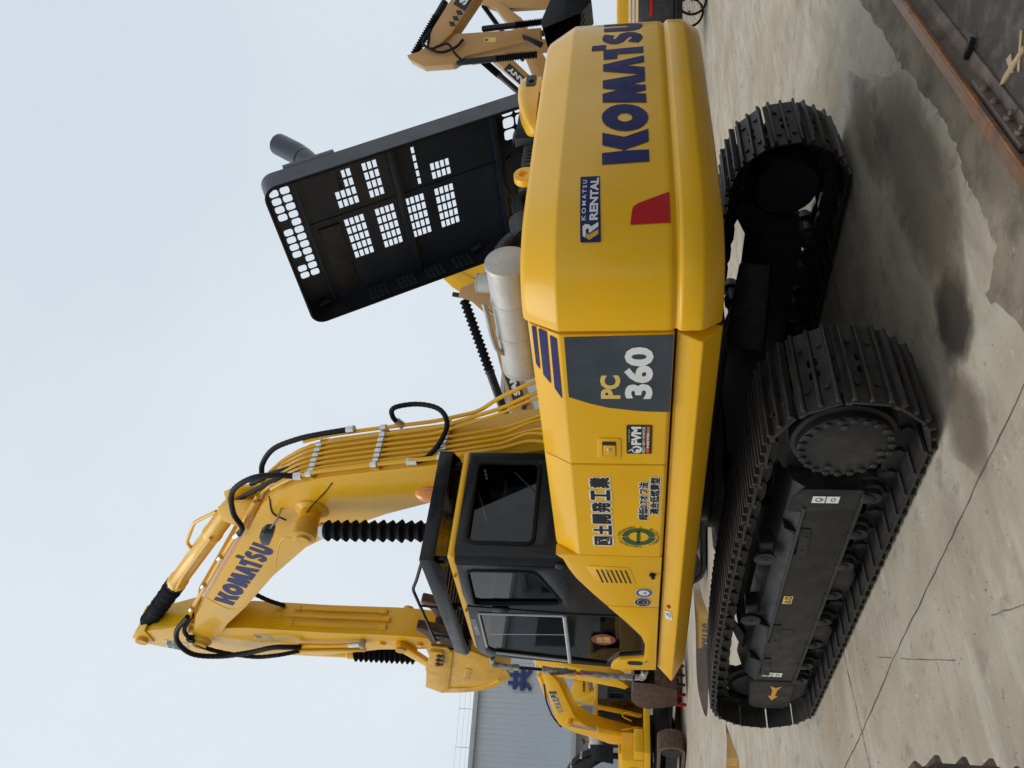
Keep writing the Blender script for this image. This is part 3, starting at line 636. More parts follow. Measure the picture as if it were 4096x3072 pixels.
# rear-view camera hump and lifting eye on top
hm = MB(); rings = []
pr_ = [(.34, .012, .015), (.36, .04, .05), (.42, .065, .085), (.55, .078, .125), (.70, .080, .152), (.86, .078, .165), (.95, .07, .155), (.985, .05, .12)]
for x, hw, ht in pr_: rings.append([(x, -3.04+hw*1.2*max(-1, min(1, 1.15*math.cos(R(a)))), 2.362+ht*min(1, 1.12*max(0, math.sin(R(a)))**.55)) for a in range(0, 181, 15)])
k_ = len(rings[0]); hm.add([p for r in rings for p in r], [(i*k_+j, i*k_+j+1, (i+1)*k_+j+1, (i+1)*k_+j) for i in range(len(rings)-1) for j in range(k_-1)]+[tuple(range(k_)), tuple(range((len(rings)-1)*k_, len(rings)*k_))]+[(i*k_, (i+1)*k_, (i+1)*k_+k_-1, i*k_+k_-1) for i in range(len(rings)-1)])
hump = hm.build('camera_cover', YEL, EX, ang=60)
MB().prism(rrect(.80, .945, 2.395, 2.465, .012), 'y', -3.142, -3.10).build('camera_recess', INK, hump)
MB().lathe((.865, -3.14, 2.43), (.865, -3.152, 2.428), [(0, .022), (.7, .022), (1, .014)], 14).build('camera_lens', BLK, hump)
MB().box(.70, .88, -3.14, -3.0, 2.30, 2.37).build('camera_bracket', YELW, hump, .008)
ey = MB(); ey.prism(ell(-.30, 2.375, .078, .072, 28)[:], 'y', -3.13, -3.085, [ell(-.30, 2.385, .03, .03, 16)]); ey.build('lifting_eye', YEL, EX, .006)

# ---------------------------------------------------------------- left side boxes
PRF = [(-1.482, 1.5), (-1.4975, 1.52), (-1.4975, 2.112), (-1.405, 2.276), (-1.385, 2.29), (-1.36, 2.292), (-1.36, 1.5)]
def door(y0, y1, nm): return MB().prism(PRF, 'y', y0, y1).build(nm, YEL, EX, .01, 3)
D1 = door(-2.905, -1.748, 'engine_side_door'); D2 = door(-1.739, -.607, 'radiator_side_door')
MB().box(-1.362, -.83, -2.9, -.52, 2.2, 2.287).build('top_cover', YEL, EX, .008)
MB().box(-1.40, -1.30, -2.9, 1.38, 1.32, 1.5).build('gap_filler', BLK, EX)
for s in (1,): 
    MB().prism([(-x, z) for x, z in PRF], 'y', -2.905, -.9).build('pump_side_door', YEL, EX, .01, 3)
    MB().prism([(-x, z) for x, z in PRF], 'y', -.89, .15).build('oil_tank', YEL, EX, .01, 3)
    MB().box(.62, 1.49, .16, 1.25, 1.5, 2.02).build('fuel_tank', YEL, EX, .02)
    MB().box(.9, 1.362, -2.9, .15, 2.2, 2.287).build('top_cover', YEL, EX, .008)
f = L(-1.4975)
dk = decal('dark_panel', [(-2.889, 2.085), (-2.9, 1.505), (-2.269, 1.504), (-2.272, 1.62), (-2.279, 1.698), (-2.306, 1.859), (-2.345, 1.97), (-2.402, 2.087)], f, SLATE, D1)
tf = lambda y_, z: (-1.5025, -y_, z)             # u grows rearwards
text('lettering', 'PC', PYEL, dk, tf, (2.389, 2.589, 1.788, 1.902), .045)
text('lettering', '360', WHT, dk, tf, (2.388, 2.812, 1.607, 1.767), .045)
def bev(y, z, off=.003):                          # surface of the door's upper bevel
    t = (z-2.112)/(2.276-2.112); x = -1.4975 if t < 0 else -1.4975+.0925*t
    return (x-off*.87, y, z+(.5*off if t > 0 else 0))
for q in ([(-2.872, 2.1255), (-2.38, 2.1255), (-2.448, 2.166), (-2.88, 2.162)], [(-2.894, 2.18), (-2.473, 2.187), (-2.527, 2.228), (-2.9, 2.225)], [(-2.9, 2.24), (-2.559, 2.246), (-2.598, 2.266), (-2.9, 2.264)]):
    decal('stripe', q, lambda y, z: bev(y, z, .005), NAVY, D1)
# latch
lt = MB(); lt.prism(rrect(-2.02, -1.81, 1.79, 1.935, .02), 'x', -1.5035, -1.49); lp = lt.build('latch_surround', YEL, D1, .004)
MB().prism(rrect(-1.99, -1.845, 1.82, 1.905, .006), 'x', -1.5055, -1.502).build('latch_recess', INK, lp)
MB().prism(rrect(-1.955, -1.85, 1.824, 1.90, .006), 'x', -1.509, -1.503).build('latch_plate', YEL, lp, .002)
MB().lathe((-1.508, -1.915, 1.862), (-1.515, -1.915, 1.862), [(0, .014), (.6, .014), (1, .009)], 14).build('key_lock', ZINC, lp)
# monitor sticker
sk_ = decal('monitor_sticker', rrect(-2.147, -1.866, 1.603, 1.756, .008), L(-1.4975, .004), INK, D1)
T2 = lambda y_, z: (-1.5035, -y_, z)
text('sticker_print', 'FVM', WHT, sk_, T2, (1.958, 2.135, 1.667, 1.727), .05)
text('sticker_print', 'FIELD VIEW MONITOR', WHT, sk_, T2, (1.875, 2.135, 1.643, 1.66), .012)
text('sticker_print', 'フィールド ビュー モニター', WHT, sk_, T2, (1.985, 2.115, 1.735, 1.745), .02)
decal('sticker_print', [(-2.135, 1.616), (-1.875, 1.619), (-1.875, 1.637), (-2.135, 1.634)], L(-1.4975, .0045), ORG, sk_)
text('sticker_print', 'NETIS', WHT, sk_, lambda y_, z: (-1.5040, -y_, z), (1.93, 2.075, 1.62, 1.633), .03)
decal('sticker_print', ell(-1.91, 1.693, .038, .032), L(-1.4975, .0045), WHT, sk_, [ell(-1.906, 1.695, .025, .022)])
decal('sticker_print', ell(-1.897, 1.688, .018, .014), L(-1.4975, .0047), WHT, sk_)
decal('sticker_print', [(-1.935, 1.712), (-1.905, 1.722), (-1.885, 1.752)], L(-1.4975, .0045), WHT, sk_)
# lettering on the second door
def outl(body, box, parent, r1, r2):
    thick_text('lettering_outline', body, WHT, parent, lambda u, v, o: (-1.4995-o, -u, v), box, r2); thick_text('lettering', body, INK, parent, lambda u, v, o: (-1.5015-o, -u, v), box, r1)
for i, ch in enumerate('國土開発工業'):
    u = .757+i*.1445; outl(ch, (u+.010, u+.122, 1.868+.001*i, 1.987+.001*i), D2, .0035 if i == 0 else .006, .017)
outl('超低0.7オフ法', (1.111, 1.559, 1.617, 1.676), D2, .002, .0085); outl('適合低燃費型', (1.186, 1.611, 1.543, 1.604), D2, .002, .0085)
em = MB(); cy, cz = -.885, 1.677
E3 = L(-1.4975, .004)
for a0, a1 in ((4, 176), (184, 356)):
    P = ell(cy, cz, .112, .118, 20, a0, a1)+ell(cy, cz, .068, .072, 20, a0, a1)[::-1]; P = [(cy+(z-cz)*.95, cz+(y-cy)*1.05) for y, z in P]
    em.sheet(P, E3)
em.sheet([(cy-.08, cz-.012), (cy+.08, cz-.012), (cy+.08, cz+.012), (cy-.08, cz+.012)], E3)
emo = em.build('emblem', GRN, D2)
def arc_text(body, a0, a1, flip, parent, rr=.136):
    n = len(body)
    for i, ch in enumerate(body):
        if ch == ' ': continue
        a = R(a0+(a1-a0)*(i+.5)/n); h = .0115
        c_ = Vector((-1.5025, cy-rr*.97*math.cos(a), cz+rr*1.03*math.sin(a)))
        tdir = Vector((0, -math.sin(a)*-1, math.cos(a)))*(-1 if not flip else 1)
        tdir = Vector((0, -math.cos(a+math.pi/2), math.sin(a+math.pi/2)))*(-1 if not flip else 1); vdir = Vector((0, -math.cos(a), math.sin(a)))*(1 if not flip else -1)
        text('emblem_print', ch, GRN, parent, lambda u, v: c_+tdir*u+vdir*v, (-h*.8, h*.8, -h, h), .04)
arc_text('TAKATSUTO ★', 190, 95, False, emo); arc_text('YOKOHAMA ★', 88, -10, False, emo); arc_text('後方監視カメラ搭載車', 212, 328, True, emo)

# ---------------------------------------------------------------- lower cab side: vent panel and door foot
VP = [(-.60, 1.502), (.196, 1.506), (.196, 1.925), (.016, 2.022), (-.246, 2.153), (-.40, 2.205), (-.535, 2.238), (-.60, 2.29)]
D3 = MB().prism(VP, 'x', -1.495, -1.40).build('vent_panel', YEL, EX, .008)
gr_ = MB().prism([(-.455, 2.052), (-.44, 1.745), (-.42, 1.735), (-.182, 1.69), (-.175, 1.99), (-.43, 2.066)], 'x', -1.4985, -1.494).build('vent_grille', YEL, D3, .0015)
for k in range(7):
    z0 = 1.995-k*.036; MB().prism([(-.40, z0), (-.20, z0-.043), (-.20, z0-.057), (-.40, z0-.014)], 'x', -1.4997, -1.497).build('vent_slot', INK, gr_)
MB().cyl((-1.496, -.38, 1.91), (-1.504, -.38, 1.91), .011, n=12).build('key_lock', ZINC, D3)
MB().lathe((-1.494, -.345, 1.568), (-1.53, -.345, 1.562), [(0, .026), (.3, .026), (.35, .017), (1, .017)], 14).build('rubber_stop', BLK, D3)
def sticker_round(cy_, cz_, rim, inner, mid_):
    s_ = decal('round_sticker', ell(cy_, cz_, .07, .068, 28), L(-1.495), WHT, D3)
    decal('sticker_print', ell(cy_, cz_, .065, .063, 28), L(-1.495, .0045), rim, s_, [ell(cy_, cz_, .046, .045, 28)])
    decal('sticker_print', ell(cy_, cz_, .040, .039, 24), L(-1.495, .0045), inner, s_)
    for k in range(3): decal('sticker_print', [(cy_-.018+.014*k, cz_-.02), (cy_-.01+.014*k, cz_-.02), (cy_-.012+.014*k, cz_+.016)], L(-1.495, .006), mid_, s_)
sticker_round(-.052, 1.628, BLUP, WHT, GRN); sticker_round(.106, 1.636, INK, NAVY, GREYP)
DF = [(.204, 1.506), (1.436, 1.503), (1.475, 1.86), (1.46, 1.905), (1.42, 1.915), (1.324, 1.889), (1.245, 1.83), (1.215, 1.74), (1.185, 1.61), (.92, 1.605), (.74, 1.642), (.504, 1.758), (.314, 1.862), (.204, 1.922)]
D4 = MB().prism(DF, 'x', -1.495, -1.43).build('door_foot', YEL, EX, .008)
MB().prism(rrect(1.253, 1.34, 1.622, 1.762, .035), 'x', -1.4975, -1.494).build('handle_recess', INK, D4)
MB().prism(rrect(1.235, 1.358, 1.605, 1.78, .045), 'x', -1.4965, -1.4945, [rrect(1.256, 1.337, 1.626, 1.758, .033)]).build('handle_rim', YEL, D4)
MB().cyl((-1.494, 1.252, 1.60), (-1.505, 1.252, 1.60), .014, n=14).build('key_lock', ZINC, D4)

# ---------------------------------------------------------------- cab
X0 = -1.462
cs = MB(); MW = [(-.19, 3.035), (-.235, 3.02), (-.255, 2.97), (-.265, 2.56), (-.25, 2.49), (-.19, 2.45), (.215, 2.303), (.25, 2.305), (.27, 2.345), (.32, 3.0), (.296, 3.05)]
cs.prism([(-.36, 3.10), (-.36, 2.205), (-.246, 2.17), (.016, 2.036), (.314, 1.876), (.425, 1.816), (.425, 2.2), (.352, 3.115), (.15, 3.125)], 'x', X0, X0+.05, [MW])
CSP = cs.build('cab_side_panel', CABM, EX, .006)
def gasket(name, pts, f3, r, material, parent, closed=True):
    P = [Vector(f3(*p)) for p in pts]; P = P+[P[0], P[1]] if closed else P
    return MB().tube(P, r, 6).build(name, material, parent)
def inset(pts, d):
    cx = sum(p[0] for p in pts)/len(pts); cz_ = sum(p[1] for p in pts)/len(pts)
    return [(cx+(p[0]-cx)*(1+d), cz_+(p[1]-cz_)*(1+d)) for p in pts]
gasket('window_seal', MW, lambda y, z: (X0-.002, y, z), .012, RUB, CSP)
decal('window_pane', inset(MW, .03), lambda y, z: (X0+.02, y, z), GLD, CSP)
# corner post and rear wall
RW = rrect(-1.325, -.545, 2.485, 3.02, .06)
cr2 = MB(); cr2.prism([(-1.352, 2.28), (-.43, 2.28), (-.43, 3.105), (-1.352, 3.105)], 'y', -.452, -.40, [RW]); CRW = cr2.build('cab_rear_wall', CABM, EX, .004)
gasket('window_seal', RW, lambda x, z: (x, -.456, z), .018, RUB, CRW)
decal('window_pane', inset(RW, .03), lambda x, z: (x, -.43, z), GLD, CRW)
cp = MB(); pp = [(-1.352, -.40), (-1.352, -.452)]+[(-1.352-.11*math.sin(R(a)), -.342-.11*math.cos(R(a))) for a in range(10, 91, 16)]+[(X0, -.36), (-1.41, -.36)]
cp.prism(pp, 'z', 2.21, 3.105); cp.build('corner_post', CABM, EX)
# small oval handle
MB().prism(ell(-.364, 2.274, .045, .04), 'x', X0-.004, X0).build('handle_dish', CABM, CSP, .003); MB().prism(ell(-.37, 2.262, .018, .016), 'x', X0-.007, X0-.004).build('handle_hole', INK, CSP)
# door
DO = [(.36, 3.118), (1.20, 3.155), (1.27, 3.14), (1.335, 3.09), (1.365, 3.0), (1.42, 2.5), (1.478, 1.92), (1.33, 1.9), (1.23, 1.825), (1.172, 1.60), (.90, 1.602), (.73, 1.642), (.504, 1.765), (.43, 1.81), (.43, 2.2)]
W1 = [(.455, 3.02), (.47, 3.035), (1.12, 3.055), (1.20, 3.04), (1.25, 2.99), (1.375, 2.31), (.41, 2.30)]; W1 = [(.47, 3.03), (1.14, 3.05), (1.21, 3.03), (1.25, 2.98), (1.352, 2.315), (.455, 2.305)]
W2 = [(.455, 2.268), (1.358, 2.275), (1.415, 1.955), (1.31, 1.91), (1.215, 1.835), (1.15, 1.632), (.91, 1.632), (.75, 1.67), (.52, 1.79), (.455, 1.83)]
do = MB(); do.prism(DO, 'x', X0-.008, X0+.035, [W1, W2]); DOR = do.build('cab_door', CABM, EX, .005)
decal('window_pane', inset(W1, .02), lambda y, z: (X0+.008, y, z), GLS, DOR); decal('window_pane', inset(W2, .02), lambda y, z: (X0+.01, y, z), GLS, DOR)
gasket('window_trim', [(1.14, 3.05), (.47, 3.032), (.455, 2.30)], lambda y, z: (X0-.012, y, z), .011, TRIM, DOR, False)
gasket('window_trim', [(.455, 2.29), (1.40, 2.295)], lambda y, z: (X0-.012, y, z), .017, TRIM, DOR, False)
gasket('window_trim', [(1.262, 2.98), (1.372, 2.31)], lambda y, z: (X0-.012, y, z), .012, TRIM, DOR, False)
gasket('window_divider', [(.92, 3.045), (.86, 2.3)], lambda y, z: (X0+.012, y, z), .006, TRIM, DOR, False)
MB().box(X0-.03, X0-.006, .33, .40, 2.76, 2.9).build('door_hinge', BLK, DOR, .006)
logo(DOR, plane((X0-.0105, .895, 3.077), (0, -1, -.002), (0, 0, 1)), 0, 0, .043, GREYP)
ov = decal('oval_sticker', ell(.90, 1.972, .108, .108, 32), L(X0, .004), mat('maroon_print', (.20, .03, .03), .5), DOR)
for k, (ch, u, v) in enumerate((('招', -.06, .0), ('財', .0, .0), ('進', -.06, -.062), ('寶', .0, -.062))):
    text('sticker_print', ch, PYEL, ov, lambda a, b: (X0-.0055, .90-a, 1.972+b), (u, u+.06, v, v+.06), .01)
# roof, right wall, front frame
rf = MB(); rf.prism([(-.44, 3.10), (-.445, 3.135), (-.42, 3.165), (.9, 3.185), (1.2, 3.185), (1.32, 3.16), (1.36, 3.11), (1.2, 3.122), (.15, 3.108)], 'x', -1.445, -.42); ROOF = rf.build('cab_roof', YEL, EX, .025, 3)
for y in (-.15, .45): MB().lathe((-1.44, y, 3.14), (-1.475, y, 3.14), [(0, .012), (1, .012)], 10).build('roof_bolt', YELW, ROOF)
rwl = MB(); rwl.prism([(-.40, 1.5), (1.47, 1.5), (1.45, 2.0), (1.33, 3.1), (-.40, 3.1)], 'x', -.46, -.42, [[(-.2, 2.45), (1.3, 2.45), (1.22, 3.0), (-.2, 3.0)]]); RWL = rwl.build('cab_right_wall', CABM, EX, .004)
decal('window_pane', [(-.2, 2.45), (1.3, 2.45), (1.22, 3.0), (-.2, 3.0)], lambda y, z: (-.44, y, z), GLS, RWL)
for x in (-1.44, -.45): MB().tube([(x, 1.46, 1.6), (x, 1.45, 1.95), (x, 1.33, 3.1)], .03, 8).build('front_post', CABM, EX)
wsd = decal('windscreen', [(-1.42, 1.62), (-.46, 1.62), (-.46, 3.08), (-1.42, 3.08)], lambda x, z: (x, 1.465-.0 if z < 1.9 else 1.455-(z-1.95)*.105, z), GLS, EX)
MB().box(-1.45, -.42, -.40, 1.45, 1.5, 1.58).build('cab_floor', BLK, EX)
# seat and controls seen through the glass
st_ = MB(); st_.box(-1.18, -.68, .1, .62, 1.95, 2.1); st_.prism([(.0, 2.05), (.14, 2.08), (.02, 2.75), (-.1, 2.72)], 'x', -1.16, -.70); st_.prism([(-.06, 2.76), (.03, 2.78), (.0, 2.95), (-.08, 2.93)], 'x', -1.06, -.80); SEAT = st_.build('operator_seat', RUB, EX, .03)
MB().box(-1.16, -.7, .12, .58, 1.58, 1.95).build('seat_base', BLK, SEAT, .02)
for x in (-1.3, -.6):
    MB().box(x-.08, x+.08, .15, .75, 1.95, 2.12).build('console', BLK, EX, .02); MB().tube(smooth([(x, .68, 2.1), (x, .72, 2.2), (x, .68, 2.32)]), .02, 8).build('control_lever', BLK, EX)
MB().tube(smooth([(-1.05, 1.2, 1.6), (-1.05, 1.15, 1.9), (-1.05, 1.05, 2.15)]), .014, 6).build('travel_lever', BLK, EX); MB().tube(smooth([(-.85, 1.2, 1.6), (-.85, 1.15, 1.9), (-.85, 1.05, 2.15)]), .014, 6).build('travel_lever', BLK, EX)
MB().box(-.62, -.5, 1.0, 1.2, 2.35, 2.6).build('monitor_panel', BLK, EX, .01)

# ---------------------------------------------------------------- roof guard
gz0, gz1 = 3.245, 3.385
gd = MB(); gd.prism([(-.42, gz1), (1.29, gz1-.012), (1.36, 3.285), (1.30, 3.24), (.1, gz0), (-.30, 3.215), (-.42, 3.27)], 'x', -1.475, -1.463)
GD = gd.build('roof_guard', BLK, EX, .002)
MB().prism([(-.42, gz1), (1.29, gz1-.012), (1.36, 3.285), (1.30, 3.24), (.1, gz0), (-.30, 3.215), (-.42, 3.27)], 'x', -.412, -.40).build('guard_side', BLK, GD, .002)
MB().box(-1.462, -.413, -.42, -.408, 3.265, gz1).build('guard_end', BLK, GD, .002)
MB().box(-1.462, -.413, 1.278, 1.29, 3.25, gz1-.012).build('guard_end', BLK, GD, .002)
MB().box(-1.462, -.413, -.407, .36, gz1-.02, gz1-.012).build('guard_plate', BLK, GD)
for k in range(7): MB().box(-1.462, -.413, .44+.12*k, .475+.12*k, gz1-.05, gz1-.012).build('guard_bar', BLK, GD, .003)
for x in (-1.40, -.47):
    for y in (-.3, .5, 1.15): MB().box(x-.02, x+.02, y-.03, y+.03, 3.17, gz1-.03).build('guard_foot', BLK, GD, .003)
MB().tube(rounded([(-1.46, -.38, 3.37), (-1.46, -.06, 3.48), (-1.46, .1, 3.545), (-1.46, 1.1, 3.53), (-1.46, 1.02, 3.40)], .05), .014, 8).build('guard_rail', BLK, GD)
for y in (.42, 1.0): MB().cyl((-1.46, y, 3.38), (-1.46, y-.03, 3.54), .011, n=8).build('rail_stay', BLK, GD)
bc = MB().lathe((-.5, .1, 3.44), (-.5, .1, 3.70), [(0, .075), (.2, .079), (.55, .076), (.8, .062), (.94, .034), (1, .004)], 20).build('beacon', LENS, EX)
MB().lathe((-.5, .1, 3.365), (-.5, .1, 3.445), [(0, .05), (.5, .05), (.6, .085), (1, .085)], 20).build('beacon_base', BLK, bc)
# foam wrapped grab rail with a red ribbon
hp = [(-1.44, 1.36, 3.02), (-1.45, 1.53, 3.05), (-1.455, 1.605, 2.98), (-1.46, 1.635, 2.575), (-1.46, 1.69, 2.12), (-1.46, 1.71, 1.69), (-1.46, 1.66, 1.61), (-1.45, 1.50, 1.60)]
hb = [p for p in smooth(hp, 10)]
HR = MB().tube(hb, .016, 8).build('grab_rail', BLK, EX)
def lumpy(a, b, r):
    P = hb[a:b]; mb = MB(); mb.tube(P, r, 9); mb.v = [tuple(c_+random.uniform(-.006, .006) for c_ in v) for v in mb.v]; return mb.build('foam_wrap', FOAM, HR)
lumpy(5, 26, .027); lumpy(30, 38, .03); lumpy(38, 50, .028); lumpy(50, 68, .031)
rb = MB(); 
for o_, (y0, z0, y1, z1, w_) in enumerate(((1.645, 2.52, 1.60, 2.03, .05), (1.65, 2.50, 1.665, 2.10, .035))):
    P = []
    for k in range(9):
        t = k/8; w2 = w_*(.25+.75*min(1, t*2.2)); y = y0+(y1-y0)*t; z = z0+(z1-z0)*t; x = -1.49-.012*math.sin(5*t+o_)
        P += [(x-.004, y-w2, z), (x+.012, y+w2*.4, z)]
    rb.add(P, [(2*k, 2*k+1, 2*k+3, 2*k+2) for k in range(8)])
rb.build('red_ribbon', RCL, HR)

# ---------------------------------------------------------------- engine bay
MB().box(-.83, .9, -2.9, -.5, 1.5, 1.95).build('engine_bay_floor', ENG, EX)
mf = MB().lathe((-.63, -2.72, 2.50), (-.63, -1.74, 2.50), [(0, .13), (.004, .147), (.03, .152), (.04, .143), (.30, .143), (.31, .15), (.325, .15), (.335, .143), (.60, .143), (.61, .15), (.625, .15), (.635, .143), (.96, .143), (.97, .151), (.995, .147), (1, .13)], 36).build('muffler', MUF, EX)
MB().lathe((-.63, -2.724, 2.50), (-.63, -2.716, 2.50), [(0, .12), (.5, .132), (1, .134)], 36).build('muffler_cap', MUF, mf)
MB().lathe((-.60, -2.5, 2.58), (-.585, -2.5, 2.73), [(0, .075), (.3, .07), (.35, .062), (.92, .062), (.95, .066), (1, .066)], 20).build('muffler_outlet', MUF, mf)
tb = smooth([(-.72, -2.44, 2.68), (-.74, -2.35, 2.665), (-.745, -2.15, 2.655), (-.74, -2.02, 2.63), (-.70, -1.93, 2.56)], 6)
MB().tube(tb, .018, 8).build('heat_shield_pipe', ALU, mf)
def blk(nm, m_, bevel=.01, **k): 
    mb = MB(); mb.box(*k['b']); return mb.build(nm, m_, EX, bevel)
blk('air_cleaner', ENG, .02, b=(.98, 1.36, -2.62, -2.2, 2.2, 2.62)); blk('engine_block', ENG, .02, b=(-.4, .85, -2.55, -1.9, 1.95, 2.42))
MB().lathe((1.33, -2.45, 2.58), (.85, -2.45, 2.56), [(0, .08), (.1, .1), (.8, .1), (1, .07)], 18).build('air_duct', RUB, EX)
blk('alternator_box', ENG, .015, b=(.6, .9, -2.6, -2.3, 2.2, 2.52)); blk('heat_plate', ALU, .003, b=(.2, .95, -2.28, -2.265, 2.3, 2.6))
for k in range(6): blk('cooling_fin', ENG, .002, b=(.62+.045*k, .635+.045*k, -2.62, -2.3, 2.2, 2.535))
MB().tube(smooth([(.45, -2.5, 2.3), (.42, -2.48, 2.45), (.3, -2.5, 2.53), (.12, -2.52, 2.48), (.05, -2.5, 2.3)], 6), .055, 12).build('intake_hose', RUB, EX)
MB().tube(smooth([(-.35, -2.3, 2.3), (-.3, -2.35, 2.52), (-.15, -2.4, 2.62), (.02, -2.42, 2.5), (.1, -2.4, 2.3)], 6), .06, 12).build('turbo_pipe', ENG, EX)
MB().lathe((-.05, -2.45, 2.45), (.2, -2.5, 2.5), [(0, .09), (.3, .11), (.6, .11), (.7, .06), (1, .05)], 18).build('turbocharger', ENG, EX)
MB().tube([(-.17, -2.395, 2.612), (-.15, -2.40, 2.62), (-.13, -2.405, 2.618)], .063, 14).build('hose_clamp', RIM, EX)
MB().tube(smooth([(1.2, -2.4, 2.66), (.9, -2.45, 2.72), (.6, -2.4, 2.66), (.45, -2.35, 2.5)], 8), .012, 6).build('cable', RUB, EX)

# ---------------------------------------------------------------- open engine hood (hinged on the far side, leaning back over the bay)
hH = Vector((1.488, 0, 2.318)); hV = Vector((-.49063, 0, .87137)); hN = Vector((-.87137, 0, -.49063))      # hN points to the inner side
def hd_(v, y, d): return hH+hV*v+hN*d+Vector((0, y, 0))
def grid_holes(v0, v1, y0, y1, nv, ny, r=.004):
    o = []; dv = (v1-v0)/nv; dy = (y1-y0)/ny
    for i in range(nv):
        for j in range(ny):
            a = v0+dv*(i+.14); b = v0+dv*(i+.86); c_ = y0+dy*(j+.11); d = y0+dy*(j+.89); o.append([(a, c_), (b, c_), (b, d), (a, d)])
    return o
HOLES = []
G1 = grid_holes(1.765, 1.94, -2.66, -2.33, 4, 4); HOLES += [h for i, h in enumerate(G1) if i not in (12, 13)]
HOLES += grid_holes(1.552, 1.68, -2.66, -2.33, 3, 4)+grid_holes(1.24, 1.275, -2.66, -2.31, 1, 5)+grid_holes(.98, 1.15, -2.47, -2.31, 4, 2)
for a, b in ((.985, 1.158), (1.245, 1.417), (1.507, 1.676), (1.765, 1.938)): HOLES += grid_holes(a, b, -2.235, -1.83, 4, 5)
HOLES += [[(q[0], q[1]) for q in rrect(2.252, 2.322, -2.67+.072*k, -2.67+.072*k+.060, .016, 2)] for k in range(12)]+[[(q[0], q[1]) for q in rrect(2.338, 2.408, -2.67+.072*k, -2.67+.072*k+.060, .016, 2)] for k in range(12) if k not in (4, 9)]
HOLES += [[(q[0], q[1]) for q in rrect(.06+.11*i, .155+.11*i, -2.74+.105*j, -2.65+.105*j, .022, 2)] for i in range(4) for j in range(3)]
OUT = rrect(0, 2.44, -2.81, -1.50, .10, 5)
hp_ = MB(); hp_.prism(OUT, 'x', 0, .004, HOLES, f=lambda v, y, t: hd_(v, y, t)); HD = hp_.build('engine_hood', HOODM, EX)
# skirt all round, open at the hinge side
ring = [q for q in OUT]
sk2 = MB(); n2 = len(ring); D_ = .23
sh_h = []
vs3 = []; 
for q in ring: vs3 += [hd_(q[0], q[1], 0), hd_(q[0]+.004, q[1], D_*.93)]
sk2.add(vs3, [(2*i, 2*((i+1) % n2), 2*((i+1) % n2)+1, 2*i+1) for i in range(n2)]); 
# the band of openings along the top skirt is built as its own strip, so leave those faces out
keep = []
for i, fc in enumerate(sk2.f):
    a, b = ring[i], ring[(i+1) % n2]
    if a[0] > 2.4 and b[0] > 2.4 and abs(a[1]-b[1]) > .5: continue
    keep.append(fc)
sk2.f = keep; sk2.build('hood_skirt', HOODM, HD)
tb_ = MB(); th = [[(q[0], q[1]) for q in rrect(-2.68+.079*k, -2.68+.079*k+.066, .02, .09, .02, 2)] for k in range(11)]
tb_.prism([(-2.71, 0), (-1.60, 0), (-1.60, D_*.93), (-2.71, D_*.93)], 'x', 2.436, 2.44, th, f=lambda y, d, t: hd_(t, y, d)); tb_.build('hood_top_band', HOODM, HD)
rim = [hd_(q[0]+.004, q[1], D_*.93) for q in ring]; MB().tube(rim+[rim[0], rim[1]], .012, 6).build('hood_edge_seal', RUB, HD)
for a, b in ((1.41, 1.47), (2.2, 2.225), (.55, .6)):
    mb = MB(); mb.prism([(a, .005), (a, .045), (b, .045), (b, .005)], 'x', -2.80, -1.51, f=lambda v, d, t: hd_(v, t, d)); mb.build('hood_stiffener', HOODM, HD, .004)
mb = MB(); mb.prism([(-2.285, .005), (-2.285, .014), (-2.265, .014), (-2.265, .005)], 'x', .05, 2.2, f=lambda y, d, t: hd_(t, y, d)); mb.build('hood_seam', HOODM, HD)
for a, b in ((.985, 1.158), (1.245, 1.417), (1.507, 1.676), (1.765, 1.938)):          # louvre boxes on the far skirt
    for i in range(4):
        for j in range(3):
            q = MB(); v0 = a+(b-a)*i/4; q.prism([(v0, .04+.055*j), (v0+.03, .04+.055*j), (v0+.03, .085+.055*j), (v0, .085+.055*j)], 'x', -1.512, -1.52, f=lambda v, d, t: hd_(v, t, d)); q.build('louvre', GREYP if False else SLATE, HD)
# exhaust stack bolted to the outer face
eb = MB(); P0 = hd_(2.02, -2.66, -.10)
eb.prism([(1.84, -.002), (2.24, -.002), (2.24, -.075), (1.84, -.075)], 'x', -2.80, -2.50, f=lambda v, d, t: hd_(v, t, d)); EB = eb.build('stack_base', HOODM, HD, .006)
pth = [hd_(2.02, -2.64, -.06), hd_(2.03, -2.64, -.25), hd_(2.07, -2.64, -.43), hd_(2.13, -2.64, -.58), hd_(2.19, -2.64, -.72)]
eo = MB(); pp_ = smooth(pth, 5); eo.tube(pp_, .088, 24); eo.f = eo.f[:-1]
axv = (pp_[-1]-pp_[-2]).normalized(); cdir = Vector((-.62, -.72, .1)); cdir = (cdir-axv*cdir.dot(axv)).normalized(); mc = pp_[-1]
cut = []
for i in range(len(eo.v)-24, len(eo.v)):                      # oblique cut so that the mouth opens sideways
    q = Vector(eo.v[i]); t = (q-mc).dot(cdir)/.088; eo.v[i] = tuple(q-axv*(.075*(1+t))); cut.append(mc+(q-mc)*.93-axv*(.075*(1+t)+.004))
eo.build('exhaust_stack', HOODM, EB)
MB().add(cut, [tuple(range(24))]).build('stack_mouth', BORE, EB)  # flat black disc, painted as the shade inside the pipe
MB().tube([hd_(2.05, -2.64, -.345), hd_(2.055, -2.64, -.36)], .091, 20).build('stack_seam', HOODM, EB)
for y in (-2.76, -2.54):
    for v in (1.88, 2.2): MB().lathe(hd_(v, y, -.075), hd_(v, y, -.087), [(0, .012), (1, .012)], 6).build('bolt', ZINC, EB)
MB().cyl((.2, -1.56, 2.9), (-.35, -1.62, 2.35), .008, n=8).build('hood_stay', STEELW, EX)

